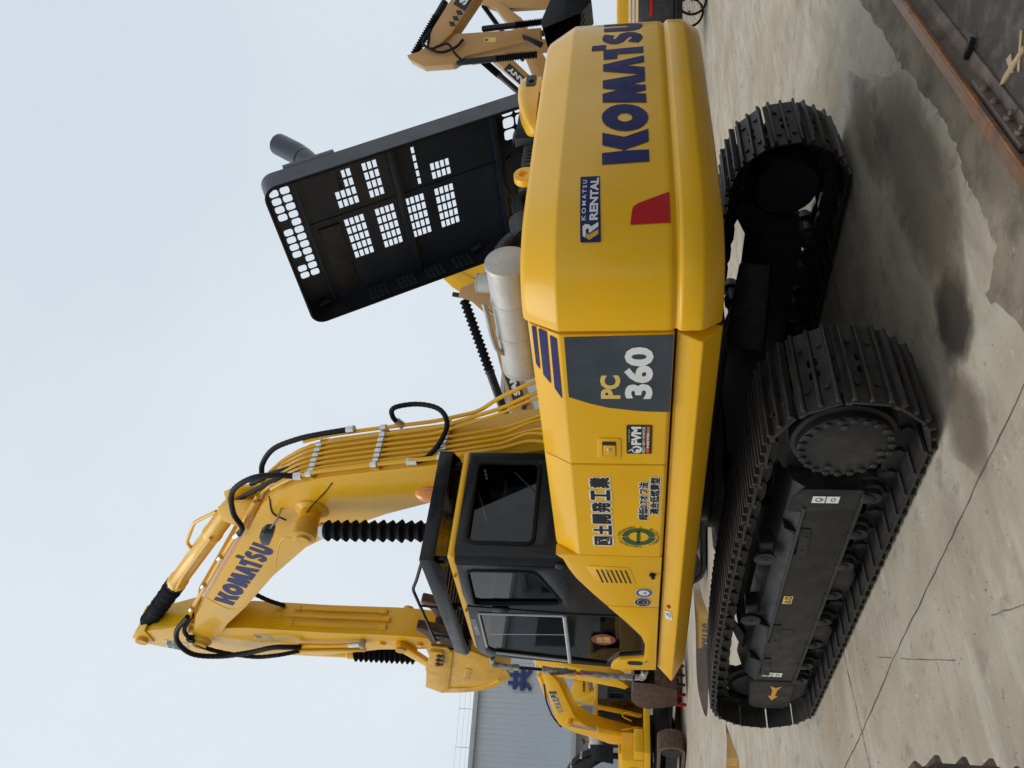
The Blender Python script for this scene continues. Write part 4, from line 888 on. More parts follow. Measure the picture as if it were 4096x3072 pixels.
# ---------------------------------------------------------------- boom
BT = [(-.33, 2.05), (-.26, 2.5), (-.004, 3.572), (.128, 4.261), (.22, 4.7), (.33, 5.0), (.52, 5.27), (.78, 5.535), (1.326, 5.906), (1.81, 6.265), (2.791, 6.953), (3.39, 7.38), (4.03, 7.70), (4.11, 7.735)]
BB = [(4.26, 7.68), (4.15, 7.53), (3.93, 7.25), (3.6, 7.015), (3.083, 6.566), (2.234, 5.9), (1.56, 5.285), (1.189, 4.791), (.854, 4.212), (.622, 3.69), (.30, 2.7), (.02, 2.05), (-.15, 1.93)]
HB = .25
bm_ = MB(); bm_.prism([p for p in BT]+[p for p in BB], 'x', -HB, HB); BOOM = bm_.build('boom', YEL, EX, .012)
for s in (-1, 1):    # flange edges and weld lines on the side plates
    x = s*HB
    arc = smooth([(x, 1.45, 5.30), (x, 1.35, 5.45), (x, 1.55, 5.60), (x, 2.0, 5.80)], 5); MB().tube([q-Vector((s*.005, 0, 0)) for q in arc], .010, 8).build('weld_bead', YEL, BOOM)
    arc = smooth([(x, 2.86, 7.0), (x, 3.02, 6.92), (x, 3.15, 6.80), (x, 3.1, 6.62)], 5); MB().tube([q-Vector((s*.005, 0, 0)) for q in arc], .010, 8).build('weld_bead', YEL, BOOM)
    MB().lathe((x*.9, .79, 4.98), (s*.40, .79, 4.98), [(0, .19), (.25, .17), (.4, .115), (1, .11)], 24).build('cylinder_boss', YEL, BOOM)
    pn = MB().lathe((s*.40, .79, 4.98), (s*.62, .79, 4.98), [(0, .115), (.15, .125), (.85, .125), (.9, .07), (1, .07)], 24).build('cylinder_pin', YELW, EX)
    bx_ = MB().box(min(s*.42, s*.6), max(s*.42, s*.6), .72, .86, 4.72, 4.88)
    # boom cylinder: rod inside a bellows, barrel below
    p1 = Vector((s*.51, .77, 4.92)); p0 = Vector((s*.51, .66, 1.62)); dd = p1-p0
    MB().cyl(p0, p0+dd*.52, .095, n=20).build('cylinder_barrel', YEL, EX)
    pr2 = [(0, .075)]; nb = 15
    for k in range(nb): t = k/nb; pr2 += [(t+.012, .072), (t+.5/nb, .112+random.uniform(-.006, .006))]
    pr2 += [(1, .075)]
    MB().lathe(p0+dd*.52, p0+dd*.955, pr2, 18).build('cylinder_bellows', CLOTH, EX, ang=20)
    MB().lathe(p0+dd*.945, p0+dd*.965, [(0, .082), (1, .082)], 18).build('boot_clamp', ZINC, EX)
logo(BOOM, plane((-HB-.004, 3.045, 6.722), (0, -.797, -.603), (0, -.603, .797)), 0, 0, .248, BOOMP)
# boom tip fork and pins
for s in (-1, 1):
    MB().lathe((s*.25, 4.15, 7.62), (s*.335, 4.15, 7.62), [(0, .15), (.4, .13), (.5, .10), (1, .095)], 24).build('arm_pivot_pin', YELW, EX)
    MB().box(min(s*.25, s*.33), max(s*.25, s*.33), 3.98, 4.08, 7.66, 7.75).build('pin_keeper', BLK, EX, .008)
# pipework along the top plate
def along(P, d):     # offset polyline outward (towards rear/up)
    o = []
    for i, p in enumerate(P):
        a = P[max(i-1, 0)]; b = P[min(i+1, len(P)-1)]; t = Vector((b[0]-a[0], b[1]-a[1])).normalized(); o.append((p[0]-t.y*d, p[1]+t.x*d))
    return o
xs_ = [-.225, -.165, -.105, -.045, .02, .085, .15, .225]
TOPL = BT[2:9]
for i, x in enumerate(xs_):
    d = .055 if i not in (0, 7) else .075; rr = .020 if i in (0, 6, 7) else .0155
    tp_ = along(TOPL, d); low = [(-.48-.03*(i % 3), 2.35), (-.36-.04*(i % 2), 2.62), (-.24, 2.86)]
    if i in (5, 6): low = [(-.62, 2.34), (-.56, 2.6), (-.36, 2.9)]
    if i == 7: low = [(-.66, 2.34), (-.62, 2.62), (-.40, 2.95), (-.22, 3.15)]
    hi = tp_[:5] if i in (0, 1, 3, 5) else (tp_[:4] if i in (7,) else tp_)
    pts = [(x-.12*(i < 3)+.05*(i > 5), *low[0])]+[(x+(.0), *q) for q in low[1:]]+[(x, *q) for q in hi]
    pts = [(p[0], p[1], p[2]) for p in pts]
    MB().tube(rounded(pts, .10), rr, 10).build('boom_pipe', YEL, EX)
for st_i, (y, z) in enumerate(((-.03, 3.45), (.10, 4.12), (.27, 4.82))):
    t = Vector((0, .187, .98)).normalized(); nn = Vector((0, -.98, .187))
    for i, x in enumerate(xs_):
        if st_i == 2 and i in (7,): continue
        c_ = Vector((x, y, z))+nn*(.055 if i not in (0, 7) else .075); r_ = .031 if i in (0, 6, 7) else .027
        MB().lathe(c_-t*.03, c_+t*.03, [(0, r_), (1, r_)], 12).build('pipe_clamp', ZINC, EX)
    MB().box(-.24, .24, y-.03, y+.0, z-.03, z+.03).build('clamp_rail', YELW, EX)
def hose(pts, r, nm='hose', k=8, rib=.10, m_=RUB): return MB().tube(smooth(pts, k), r, 9, rib).build(nm, m_, EX)
tpo = along(TOPL, .075)
# ribbed hoses: over the knee, the loop between two tees, and the far one
hose([(-.225, .24, 4.98), (-.23, .22, 5.22), (-.24, .28, 5.48), (-.25, .50, 5.74), (-.27, .86, 5.86), (-.28, 1.12, 5.86), (-.27, 1.30, 5.98)], .028, k=12)
hose([(.225, .06, 4.50), (.24, .16, 4.84), (.25, .26, 5.12), (.25, .42, 5.42), (.2, .62, 5.60), (.1, .74, 5.62)], .028, k=12)
hose([(.225, -.015, 3.95), (.24, -.12, 4.01), (.27, -.22, 3.98), (.30, -.24, 3.75), (.22, -.26, 3.52), (.05, -.25, 3.42), (-.10, -.16, 3.48), (-.20, -.05, 3.62), (-.225, -.02, 3.75)], .024, k=10)
hose([(-.105, .33, 5.02), (-.1, .46, 5.28), (-.06, .72, 5.62), (.0, 1.0, 5.95)], .026, k=8); hose([(-.045, .35, 5.05), (.0, .5, 5.36), (.06, .8, 5.75)], .026, k=8)
for p, q in (((-.225, .235, 4.92), (-.226, .237, 5.0)), ((.225, .05, 4.44), (.226, .07, 4.52)), ((.225, .0, 3.93), (.232, -.07, 3.985)), ((-.225, -.03, 3.70), (-.224, -.02, 3.8)), ((-.27, 1.27, 5.95), (-.27, 1.33, 6.02))): MB().cyl(p, q, .038, n=10).build('hose_fitting', ZINC, EX)
# thin grease lines
for pts in ([(-.255, .55, 5.36), (-.256, .86, 5.43), (-.256, 1.0, 5.33)], [(-.253, .30, 4.62), (-.256, .46, 4.74), (-.30, .62, 4.90), (-.4, .72, 5.02)]): MB().tube(smooth(pts, 8), .007, 5).build('grease_line', RUB, EX)
# work lamp on the boom
wl = MB(); wl.prism([(1.11, 5.57), (.94, 5.535), (.87, 5.46), (.855, 5.35), (.94, 5.38), (1.12, 5.485)], 'x', -.50, -.38); WL = wl.build('work_lamp', BLK, EX, .02)
MB().tube([(-.44, .87, 5.40), (-.36, .80, 5.32), (-.25, .78, 5.31)], .012, 6).build('lamp_bracket', ALU, WL)
# side pipes along the boom towards the arm
for x, d, e in ((-.20, .075, 14), (-.12, .07, 13), (.14, .07, 13)):
    P = along(BT[7:13], d); MB().tube(rounded([(x, *q) for q in P], .06), .023, 10).build('boom_pipe', YEL, EX)
for y, z in ((1.9, 6.36), (2.6, 6.86), (3.25, 7.30)): MB().lathe((-.22, y-.03, z+.06), (-.22, y+.03, z+.11), [(0, .033), (1, .033)], 10).build('pipe_clamp', ZINC, EX)
# arm cylinder on top of the boom
a0 = Vector((0, 1.12, 6.06)); a1 = Vector((0, 4.22, 8.57)); ad = a1-a0
MB().prism([(.86, 5.60), (1.42, 5.98), (1.26, 6.2), (1.02, 6.16), (.9, 5.95)], 'x', -.12, -.08).build('cylinder_bracket', YEL, EX, .008); MB().prism([(.86, 5.60), (1.42, 5.98), (1.26, 6.2), (1.02, 6.16), (.9, 5.95)], 'x', .08, .12).build('cylinder_bracket', YEL, EX, .008)
ac = MB().lathe(a0, a0+ad*.60, [(0, .07), (.03, .11), (.3, .11), (.31, .118), (.335, .118), (.345, .11), (.93, .11), (.94, .125), (1, .125)], 24).build('arm_cylinder', YEL, EX)
pr3 = [(0, .125)]+[(k/26+.01*random.random(), .112+(.016 if k % 2 else -.006)+random.uniform(-.006, .006)) for k in range(1, 26)]+[(1, .09)]
MB().lathe(a0+ad*.59, a0+ad*.985, pr3, 14).build('cylinder_bellows', CLOTH, EX, ang=25)
MB().tube([a0+ad*.16+Vector((-.13, 0, .02)), a0+ad*.45+Vector((-.14, 0, .02)), a0+ad*.57+Vector((-.12, 0, -.02))], .02, 8).build('cylinder_pipe', YEL, ac)
MB().tube(rounded([a0+ad*.06+Vector((0, -.05, .10)), a0+ad*.16+Vector((0, -.12, .22)), a0+ad*.3+Vector((0, -.10, .16)), a0+ad*.34+Vector((0, 0, .05))], .08), .022, 8).build('cylinder_pipe', YEL, ac)

# ---------------------------------------------------------------- arm
AP = [(4.10, 8.60), (4.22, 8.69), (4.38, 8.67), (4.49, 8.60), (4.74, 7.97), (4.72, 7.40), (4.58, 5.96), (4.30, 5.1), (4.21, 4.43), (4.14, 4.20), (4.02, 4.15), (3.92, 4.22), (3.85, 4.5), (3.83, 4.8), (3.84, 5.75), (3.80, 6.85), (3.84, 7.15), (3.80, 7.45), (3.72, 7.62), (3.95, 8.08)]
am = MB(); am.prism(AP, 'x', -.20, .20); ARM = am.build('arm', YEL, EX, .012)
for s in (-1, 1):
    MB().prism([(4.0, 8.42), (4.12, 8.62), (4.24, 8.72), (4.40, 8.70), (4.46, 8.58), (4.36, 8.44)], 'x', min(s*.10, s*.22), max(s*.10, s*.22)).build('arm_lug', YEL, ARM, .01)
    MB().cyl((s*.2, 4.28, 8.58), (s*.27, 4.28, 8.58), .085, n=20).build('lug_pin', YELW, ARM)
    x = s*.2
    for y, z in ((4.08, 5.02), (4.05, 4.5)): MB().lathe((x*.9, y, z), (s*.235, y, z), [(0, .06), (.5, .055), (.6, .04), (1, .04)], 16).build('stop_boss', YEL, ARM)
for k, (x, z0, z1) in enumerate(((-.1, 4.95, 6.25), (.01, 4.92, 6.45), (.12, 4.98, 6.2))):     # wear bars on the inner face
    wb = MB(); wb.prism([(x-.022, 3.80), (x+.022, 3.80), (x+.022, 3.86), (x-.022, 3.86)], 'z', z0, z1); wb.build('wear_bar', YEL, ARM, .005)
    for z in (z0-.03, z1-.04): MB().box(x-.03, x+.03, 3.79, 3.86, z, z+.09).build('wear_stop', YEL, ARM, .004)
# safety sticker: white field, green cross, four characters
sf = plane((-.204, 4.35, 8.27), (0, .29, -.31*.4), (0, .0, 0)); 
s0 = Vector((-.204, 4.30, 8.26)); su = Vector((0, .10, -.30)); sv = Vector((0, .27, .09))
Sm = lambda a, b, o=0.: s0+su*a+sv*b+Vector((-o, 0, 0))
sfp = decal('safety_sticker', [(0, 0), (1, 0), (1, 1), (0, 1)], lambda a, b: Sm(a, b), WHT, ARM)
decal('sticker_print', [(.36, .03), (.64, .03), (.64, .36), (.96, .36), (.96, .64), (.64, .64), (.64, .97), (.36, .97), (.36, .64), (.04, .64), (.04, .36), (.36, .36)], lambda a, b: Sm(a, b, .0015), mat('safety_green', (.055, .17, .15), .5), sfp)
for ch, a, b in (('安', .06, .68), ('全', .68, .68), ('第', .06, .06), ('一', .68, .06)): text('sticker_print', ch, INK, sfp, lambda u, v: Sm(u, v, .0015), (a, a+.27, b, b+.27) if ch != '一' else (a, a+.27, b+.12, b+.16), .02)
decal('sticker', [(3.98, 6.82), (3.98, 6.58), (4.12, 6.56), (4.12, 6.80)], L(-.20), mat('warning_cream', (.55, .42, .2), .5), ARM)
decal('sticker_print', [(3.995, 6.80), (4.105, 6.785), (4.05, 6.70)], L(-.20, .0045), INK, ARM, [[(4.02, 6.79), (4.085, 6.78), (4.05, 6.73)]])
# hoses looping from the boom tip on to the arm
hose([(-.24, 3.45, 7.52), (-.30, 3.75, 7.78), (-.36, 4.02, 7.86), (-.40, 4.28, 7.74), (-.36, 4.40, 7.40), (-.33, 4.30, 6.95), (-.32, 4.12, 6.55), (-.31, 4.10, 6.30), (-.28, 4.15, 6.15)], .034, k=12)
hose([(-.18, 3.5, 7.5), (-.28, 3.85, 7.72), (-.32, 4.25, 7.55), (-.31, 4.48, 7.0), (-.29, 4.44, 6.6), (-.22, 4.42, 6.28)], .028, k=10)
hose([(.1, 2.9, 6.7), (.12, 3.3, 6.75), (.14, 3.62, 6.62), (.14, 3.8, 6.4)], .028, k=8)
MB().tube([(-.245, 4.16, 6.2), (-.25, 4.12, 5.75), (-.25, 4.06, 5.42)], .024, 10).build('arm_pipe', YEL, EX); MB().tube([(-.22, 4.42, 6.3), (-.22, 4.35, 5.8), (-.22, 4.3, 5.3)], .02, 8).build('arm_pipe', YEL, EX)
MB().cyl((-.26, 4.06, 5.46), (-.26, 4.02, 5.30), .033, n=10).build('hose_fitting', ZINC, EX); MB().box(-.30, -.2, 3.98, 4.08, 5.24, 5.30).build('pipe_bracket', ALU, EX, .005)
# bucket cylinder on the arm's front
b0 = Vector((0, 4.86, 7.4)); b1 = Vector((0, 4.86, 4.72)); bd = b1-b0
MB().lathe(b0, b0+bd*.66, [(0, .06), (.03, .095), (.93, .095), (.94, .11), (1, .11)], 20).build('bucket_cylinder', YEL, EX)
pr4 = [(0, .09)]
for k in range(12): pr4 += [((k+.05)/12, .095), ((k+.5)/12, .145)]
pr4 += [(1, .09)]
MB().lathe(b0+bd*.65, b0+bd*.99, pr4, 18).build('cylinder_bellows', CLOTH, EX, ang=20)
for s in (-1, 1):
    lk2 = MB(); p, q = Vector((s*.25, 4.06, 4.74)), Vector((s*.25, 4.66, 4.42)); dq = (q-p); nq = Vector((0, -dq.z, dq.y)).normalized()
    pts = [p+nq*.085, p+nq*.04-dq.normalized()*.08, p-nq*.05-dq.normalized()*.08, p-nq*.085, q-nq*.06, q+nq*.06]
    lk2.prism([(v.y, v.z) for v in pts], 'x', s*.21, s*.275); LKO = lk2.build('bucket_link', YEL, EX, .012)
    MB().cyl((s*.2, 4.06, 4.74), (s*.31, 4.06, 4.74), .07, n=18).build('link_pin', YELW, LKO)
MB().cyl((-.2, 4.66, 4.42), (.2, 4.66, 4.42), .075, n=16).build('link_cross_pin', YELW, EX)
# ---------------------------------------------------------------- bucket (curled, mouth up)
BP = [(2.92, 4.03), (3.445, 4.176), (4.136, 4.322), (4.34, 4.106), (4.29, 3.846), (4.157, 3.531), (3.956, 3.332), (3.80, 3.222), (3.66, 3.195), (3.475, 3.23), (3.228, 3.353), (3.024, 3.563), (2.93, 3.8)]
HW = .72
shell = [p for p in BP[2:]]
bk = MB(); k2 = len(shell); vs4 = []
cyb = sum(p[0] for p in shell)/k2; czb = sum(p[1] for p in shell)/k2
for x in (-HW+.02, HW-.02): vs4 += [(x, y, z) for y, z in shell]
for x in (-HW+.02, HW-.02): vs4 += [(x, y+(cyb-y)*.04, z+(czb-z)*.04) for y, z in shell]
fs4 = [(i, i+1, k2+i+1, k2+i) for i in range(k2-1)]+[(2*k2+i, 3*k2+i, 3*k2+i+1, 2*k2+i+1) for i in range(k2-1)]
bk.add(vs4, fs4); BK = bk.build('bucket_shell', YELW, EX, ang=50)
for s in (-1, 1):
    sp = MB().prism(BP, 'x', s*(HW-.02), s*HW).build('bucket_side_plate', YELW, BK, .006)
    MB().prism([(2.89, 4.03), (3.445, 4.19), (4.12, 4.335), (4.30, 4.14), (4.20, 4.055), (3.041, 3.80), (2.90, 3.84)], 'x', s*HW, s*(HW+.022)).build('side_edge_plate', YELW, sp, .005)
    if s < 0:
        MB().prism([(2.93, 4.045), (3.40, 4.16), (3.36, 3.98), (2.95, 3.90)], 'x', -HW-.06, -HW-.022).build('side_cutter', YELW, sp, .008)
        for y, z in ((3.03, 3.955), (3.15, 3.985), (3.27, 4.015)):
            MB().lathe((-HW-.06, y, z), (-HW-.085, y, z), [(0, .034), (.6, .034), (1, .025)], 6).build('cutter_bolt', BUCK, sp)
        for y, z in ((3.05, 3.915), (3.17, 3.945), (3.29, 3.975)): MB().cyl((-HW-.058, y, z), (-HW-.066, y, z), .028, n=14).build('bolt_hole', INK, sp)
        arc = smooth([(-HW-.004, 4.15, 4.02), (-HW-.004, 4.1, 3.75), (-HW-.004, 3.98, 3.5), (-HW-.004, 3.80, 3.34)], 5); MB().tube(arc, .012, 6).build('weld_bead', YELW, sp)
        MB().prism([(3.52, 3.64), (3.86, 3.735), (3.84, 3.82), (3.50, 3.72)], 'x', -HW-.003, -HW-.008).build('name_plate', YELW, sp, .002)
        text('lettering', 'Komatsu', YELW, sp, plane((-HW-.0095, 3.84, 3.75), (0, -.31, -.085), (0, -.01, .05)), (0, 1, 0, 1), .02)
lp2 = MB().prism([(2.86, 4.03), (2.96, 4.05), (3.04, 3.58), (2.95, 3.6)], 'x', -HW, HW).build('bucket_lip', BUCK, BK, .01)
for k in range(5):
    x = -.66+.33*k; sc_ = 1.0
    tt = MB(); tt.prism([(2.98, 3.80), (2.90, 3.76), (2.62, 3.80), (2.52, 3.94), (2.45, 4.12), (2.52, 4.15), (2.66, 4.06), (2.90, 4.02), (3.0, 3.96)], 'x', x-.055, x+.055); TO = tt.build('bucket_tooth', BUCK, BK, .018)
    MB().cyl((x-.065, 2.80, 3.93), (x+.065, 2.80, 3.93), .025, n=10).build('tooth_pin', YELW, TO)
for s in (-1, 1):
    MB().prism([(3.8, 4.25), (4.0, 4.05), (4.25, 4.05), (4.75, 4.36), (4.72, 4.5), (4.58, 4.5), (4.3, 4.3), (4.1, 4.36), (3.92, 4.36)], 'x', s*.29, s*.33).build('bucket_ear', YELW, BK, .01)
MB().cyl((-.33, 4.05, 4.25), (.33, 4.05, 4.25), .06, n=16).build('bucket_pin', YELW, BK)

# inner fittings of the open hood: latches, pads, cable
for v, y in ((2.3, -2.76), (2.3, -1.56), (.9, -1.56)):
    lt_ = MB(); lt_.prism([(v-.05, .03), (v+.05, .03), (v+.05, .09), (v-.05, .07)], 'x', y-.012, y+.012, f=lambda a, d, t: hd_(a, t, d)); lt_.build('hood_latch', ENG, HD, .004)
MB().tube([hd_(.3, -2.74, .05), hd_(.9, -2.72, .04), hd_(1.38, -2.73, .05), hd_(1.5, -2.74, .05), hd_(2.15, -2.74, .04)], .009, 6).build('hood_cable', RUB, HD)
for v in (.35, 2.06): 
    fp_ = MB(); fp_.prism([(v-.09, .005), (v+.09, .005), (v+.09, .022), (v-.09, .022)], 'x', -2.22, -1.6, f=lambda a, d, t: hd_(a, t, d)); fp_.build('foam_pad', ENG, HD, .006)

# ================================================================== OTHER MACHINES
def band_track(parent, x0, x1, material, L_=4.6, hh=.86, n=52):
    # simplified crawler: closed band with grouser ridges
    r = hh/2; yt = L_/2-r; mb = MB(); per = 4*yt+2*math.pi*r; pts = []
    def at(s, q):
        s %= per
        if s < 2*yt: return (yt-s, -(r+q))
        s -= 2*yt
        if s < math.pi*r: a = s/r; return (-yt-(r+q)*math.sin(a), -(r+q)*math.cos(a))
        s -= math.pi*r
        if s < 2*yt: return (-yt+s, r+q)
        s -= 2*yt; a = s/r; return (yt+(r+q)*math.sin(a), (r+q)*math.cos(a))
    N_ = n*6; step = per/N_; O = []; I = []
    for k in range(N_):
        q = .03 if k % 2 == 0 else 0.
        O.append(at(k*step, q-.03)); I.append(at(k*step, -.09))
    vs = []
    for x in (x0, x1): vs += [(x, y, z+r+.03) for y, z in O]
    for x in (x0, x1): vs += [(x, y, z+r+.03) for y, z in I]
    fs = []
    for k in range(N_):
        j = (k+1) % N_
        fs += [(k, j, N_+j, N_+k), (2*N_+k, 3*N_+k, 3*N_+j, 2*N_+j), (k, 2*N_+k, 2*N_+j, j), (N_+k, N_+j, 3*N_+j, 3*N_+k)]
    mb.add(vs, fs); t = mb.build('crawler_track', material, parent, ang=30)
    MB().prism([(-yt, .25), (-yt, .62), (yt, .62), (yt, .25)], 'x', x0+.06, x1-.06).build('track_frame', UND, t, .03)
    for y in (-yt, yt): MB().cyl((x0+.02, y, r+.03), (x1-.02, y, r+.03), r-.11, n=24).build('track_wheel', UND, t)
    return t
def boots(parent, p0, p1, r, fr, m_=BLK, m2=CLOTH, rod=None):
    p0 = Vector(p0); p1 = Vector(p1); d = p1-p0
    b = MB().lathe(p0, p0+d*fr, [(0, r*.7), (.03, r), (.94, r), (.95, r*1.15), (1, r*1.15)], 14).build('hydraulic_cylinder', m_, parent)
    if rod: MB().cyl(p0+d*fr, p1, r*.5, n=12).build('cylinder_rod', CHR, b)
    else:
        pr = [(0, r*.9)]; n = 16
        for k in range(n): pr += [((k+.05)/n, r*.8), ((k+.5)/n, r*1.3)]
        MB().lathe(p0+d*fr, p1, pr+[(1, r*.9)], 12).build('cylinder_bellows', m2, b, ang=20)
    return b
def excavator_far(label, loc, rz, paint, boom, arm=None, bucket=None, hb=.26, ha=.19, track=UND, cab=True, group=None, bmat=None, body=True, deckm=None):
    E = thing('excavator', label, 'excavator', (loc[0], loc[1], 0), R(rz), group)
    if body:
        for s in (-1, 1): band_track(E, s*1.25-.3, s*1.25+.3, track)
        MB().box(-.9, .9, -.8, .8, .45, .95).build('car_body', UND, E, .04)
        MB().cyl((0, 0, .9), (0, 0, 1.12), .6, n=24).build('swing_circle', UND, E)
        MB().box(-1.4, 1.4, -2.3, 1.5, 1.1, 1.3).build('deck', deckm or paint, E, .03)
        pl_ = [(-1.4, -2.2), (-1.38, -2.55), (-1.2, -2.85), (-.8, -3.0), (.8, -3.0), (1.2, -2.85), (1.38, -2.55), (1.4, -2.2)]
        MB().prism(pl_, 'z', 1.12, 2.15).build('counterweight', paint, E, .06, 3)
        MB().box(-1.4, -.5, -2.19, -.45, 1.3, 2.1).build('side_box', paint, E, .05); MB().box(.45, 1.4, -2.19, .9, 1.3, 2.02).build('tank_box', paint, E, .05)
        MB().box(-.49, .44, -2.19, -.7, 1.3, 2.15).build('engine_cover', paint, E, .05)
        MB().box(.6, 1.38, .91, 1.5, 1.3, 1.62).build('tool_box', paint, E, .05)
        for k in range(3): MB().box(1.405, 1.41, .2+.09*k, .26+.09*k, 1.5, 1.72).build('vent_slot', INK, E)
    if cab and body:
        x0, x1, y0, y1, z0, z1 = -1.38, -.42, -.4, 1.35, 1.3, 2.95
        c_ = MB(); t = .05
        for x in (x0, x1-t):
            for y in (y0, y1-t): c_.box(x, x+t, y, y+t, z0+.02, z1-.1)
            c_.box(x, x+t, .42, .48, z0+.02, z1-.1)
        for x in (x0, x1-t): c_.box(x, x+t, y0+t, .42, z0+.02, 1.95); c_.box(x, x+t, .48, y1-t, z0+.02, 1.62)
        c_.box(x0+t, x1-t, y0, y0+t, z0+.02, 1.95); c_.box(x0+t, x1-t, y1-t, y1, z0+.02, 1.62)
        CB = c_.build('cab', CABM, E, .012)
        MB().box(x0-.02, x1+.02, y0-.02, y1+.02, z1-.12, z1).build('cab_roof', paint, CB, .04)
        MB().box(x0, x1, y0, y1, z0-.01, z0+.03).build('cab_floor', BLK, CB)
        for yy in (y0+.02, y1-.02): decal('window_pane', [(x0+t, 1.6), (x1-t, 1.6), (x1-t, z1-.1), (x0+t, z1-.1)], lambda a, b: (a, yy, b), GLS, CB)
        for xx in (x0+.02, x1-.02): decal('window_pane', [(y0+t, 1.6), (y1-t, 1.6), (y1-t, z1-.1), (y0+t, z1-.1)], lambda a, b: (xx, a, b), GLS, CB)
        MB().box(-1.15, -.7, -.05, .4, 1.35, 1.75).build('operator_seat', RUB, CB, .03); MB().box(-1.12, -.73, -.15, -.02, 1.7, 2.4).build('seat_back', RUB, CB, .03)
    bo = MB().prism(boom, 'x', -hb, hb).build('boom', paint, E, .02) if boom else None
    ar = MB().prism(arm, 'x', -ha, ha).build('arm', paint, E, .02) if arm else None
    if bucket:
        k2 = len(bucket); mb = MB(); bw = bucket[0] if not isinstance(bucket[0], tuple) else .6; P = bucket[1]
        cy_ = sum(p[0] for p in P)/len(P); cz_ = sum(p[1] for p in P)/len(P)
        sh_ = P; n = len(sh_); vs = [(x, y, z) for x in (-bw, bw) for y, z in sh_]+[(x, y+(cy_-y)*.06, z+(cz_-z)*.06) for x in (-bw, bw) for y, z in sh_]
        mb.add(vs, [(i, i+1, n+i+1, n+i) for i in range(n-1)]+[(2*n+i, 3*n+i, 3*n+i+1, 2*n+i+1) for i in range(n-1)])
        BKT = mb.build('bucket_shell', bmat or BUCK, E, ang=50)
        for s in (-1, 1): MB().prism(P, 'x', s*(bw-.03), s*bw).build('bucket_side', bmat or BUCK, BKT, .01)
        if len(bucket) > 2:
            ly, lz, dy, dz = bucket[2]
            for k in range(5):
                x = -bw+.06+k*(2*bw-.12)/4; nn = Vector((0, -dz, dy)).normalized()*.05
                V = [Vector((x, ly, lz))+nn, Vector((x, ly, lz))-nn, Vector((x, ly+dy, lz+dz))-nn*.25, Vector((x, ly+dy, lz+dz))+nn*.25]
                MB().prism([(v.y, v.z) for v in V], 'x', x-.05, x+.05).build('bucket_tooth', bucket[3] if (len(bucket) > 3 and k > 2) else (bmat or BUCK), BKT, .01)
    return E, bo, ar
def side_tf(s, xh, o, u, v):     # text map on a boom's side face
    return plane((s*(xh+.005), *o), (0, *u), (0, *v))

# -- yellow machine facing the yard, brown bucket on the ground
yb = lambda P: [(y-1.0, z) for y, z in P]
import mathutils
hd1 = Vector((-math.sin(R(-172.12)), math.cos(R(-172.12))))
r1 = Vector((5.074, 23.797))+hd1*1.0
E1, B1, A1 = excavator_far('yellow excavator behind the cab front with a brown toothed bucket lowered to the ground', r1, -172.12, YEL,
    yb([(4.91, 4.5), (2.52, 4.28), (1.78, 4.14), (1.27, 3.66), (.98, 3.04), (.60, 2.4), (.60, 1.75), (1.0, 1.7), (1.4, 2.6), (1.71, 3.15), (2.18, 3.5), (2.44, 3.59), (4.49, 4.0), (5.0, 4.25)]),
    yb([(5.73, 4.62), (5.5, 4.72), (4.72, 4.3), (4.62, 3.54), (4.25, 2.2), (4.15, 1.9), (4.3, 1.78), (4.6, 2.0), (5.0, 2.6), (5.35, 3.51), (5.65, 4.1)]),
    (.72, yb([(5.5, 1.62), (5.0, 1.66), (4.4, 1.7), (4.1, 1.5), (4.0, 1.2), (4.1, .75), (4.3, .30), (5.2, .34), (5.45, 1.0)]), (3.28, .34, -.02, -.32), RED), track=RUST)
for s in (-1, 1):
    cy_ = boots(E1, (s*.42, .42, 1.35), (s*.42, 1.13, 3.75), .10, .62, YEL, rod=True)
boots(E1, (0, 2.1, 4.45), (0, 4.62, 4.75), .10, .55, YEL, rod=True)
MB().lathe((-.45, 1.13, 3.75), (.45, 1.13, 3.75), [(0, .1), (1, .1)], 14).build('cylinder_pin', YELW, E1)
fT = plane((.27, 1.75, 4.02), (0, .97, .09), (0, -.06, .22))
text('lettering_outline', 'リクル北海道', WHT, B1, lambda a, b: plane((.265, 1.62, 3.90), (0, 1.35, .21), (0, -.03, .26))(a, b), (0, 1, 0, 1), .08, ref=(.02,))
text('lettering', 'リクル北海道', INK, B1, lambda a, b: plane((.27, 1.62, 3.90), (0, 1.35, .21), (0, -.03, .26))(a, b), (0, 1, 0, 1), .02)
MB().tube(smooth([(.1, .3, 4.1), (.1, .9, 4.32), (.1, 1.4, 4.42), (.1, 2.1, 4.5), (.1, 3.0, 4.5)], 5), .03, 6).build('boom_hose', RUB, E1)
for s in (-1, 1): MB().tube(smooth([(s*.2, .75, 1.5), (s*.3, .8, 1.85), (s*.25, .62, 2.0), (s*.15, .5, 1.7)], 5), .03, 6).build('base_hose', YELW, E1)
sg_ = decal('safety_sticker', [(0, 0), (1, 0), (1, 1), (0, 1)], plane((.196, 4.2, 3.6), (0, .12, .22), (0, -.22, .12)), WHT, A1)
decal('sticker_print', [(.3, 0), (.7, 0), (.7, .3), (1, .3), (1, .7), (.7, .7), (.7, 1), (.3, 1), (.3, .7), (0, .7), (0, .3), (.3, .3)], plane((.199, 4.2, 3.6), (0, .12, .22), (0, -.22, .12)), mat('sign_green', (.02, .25, .12), .5), A1)
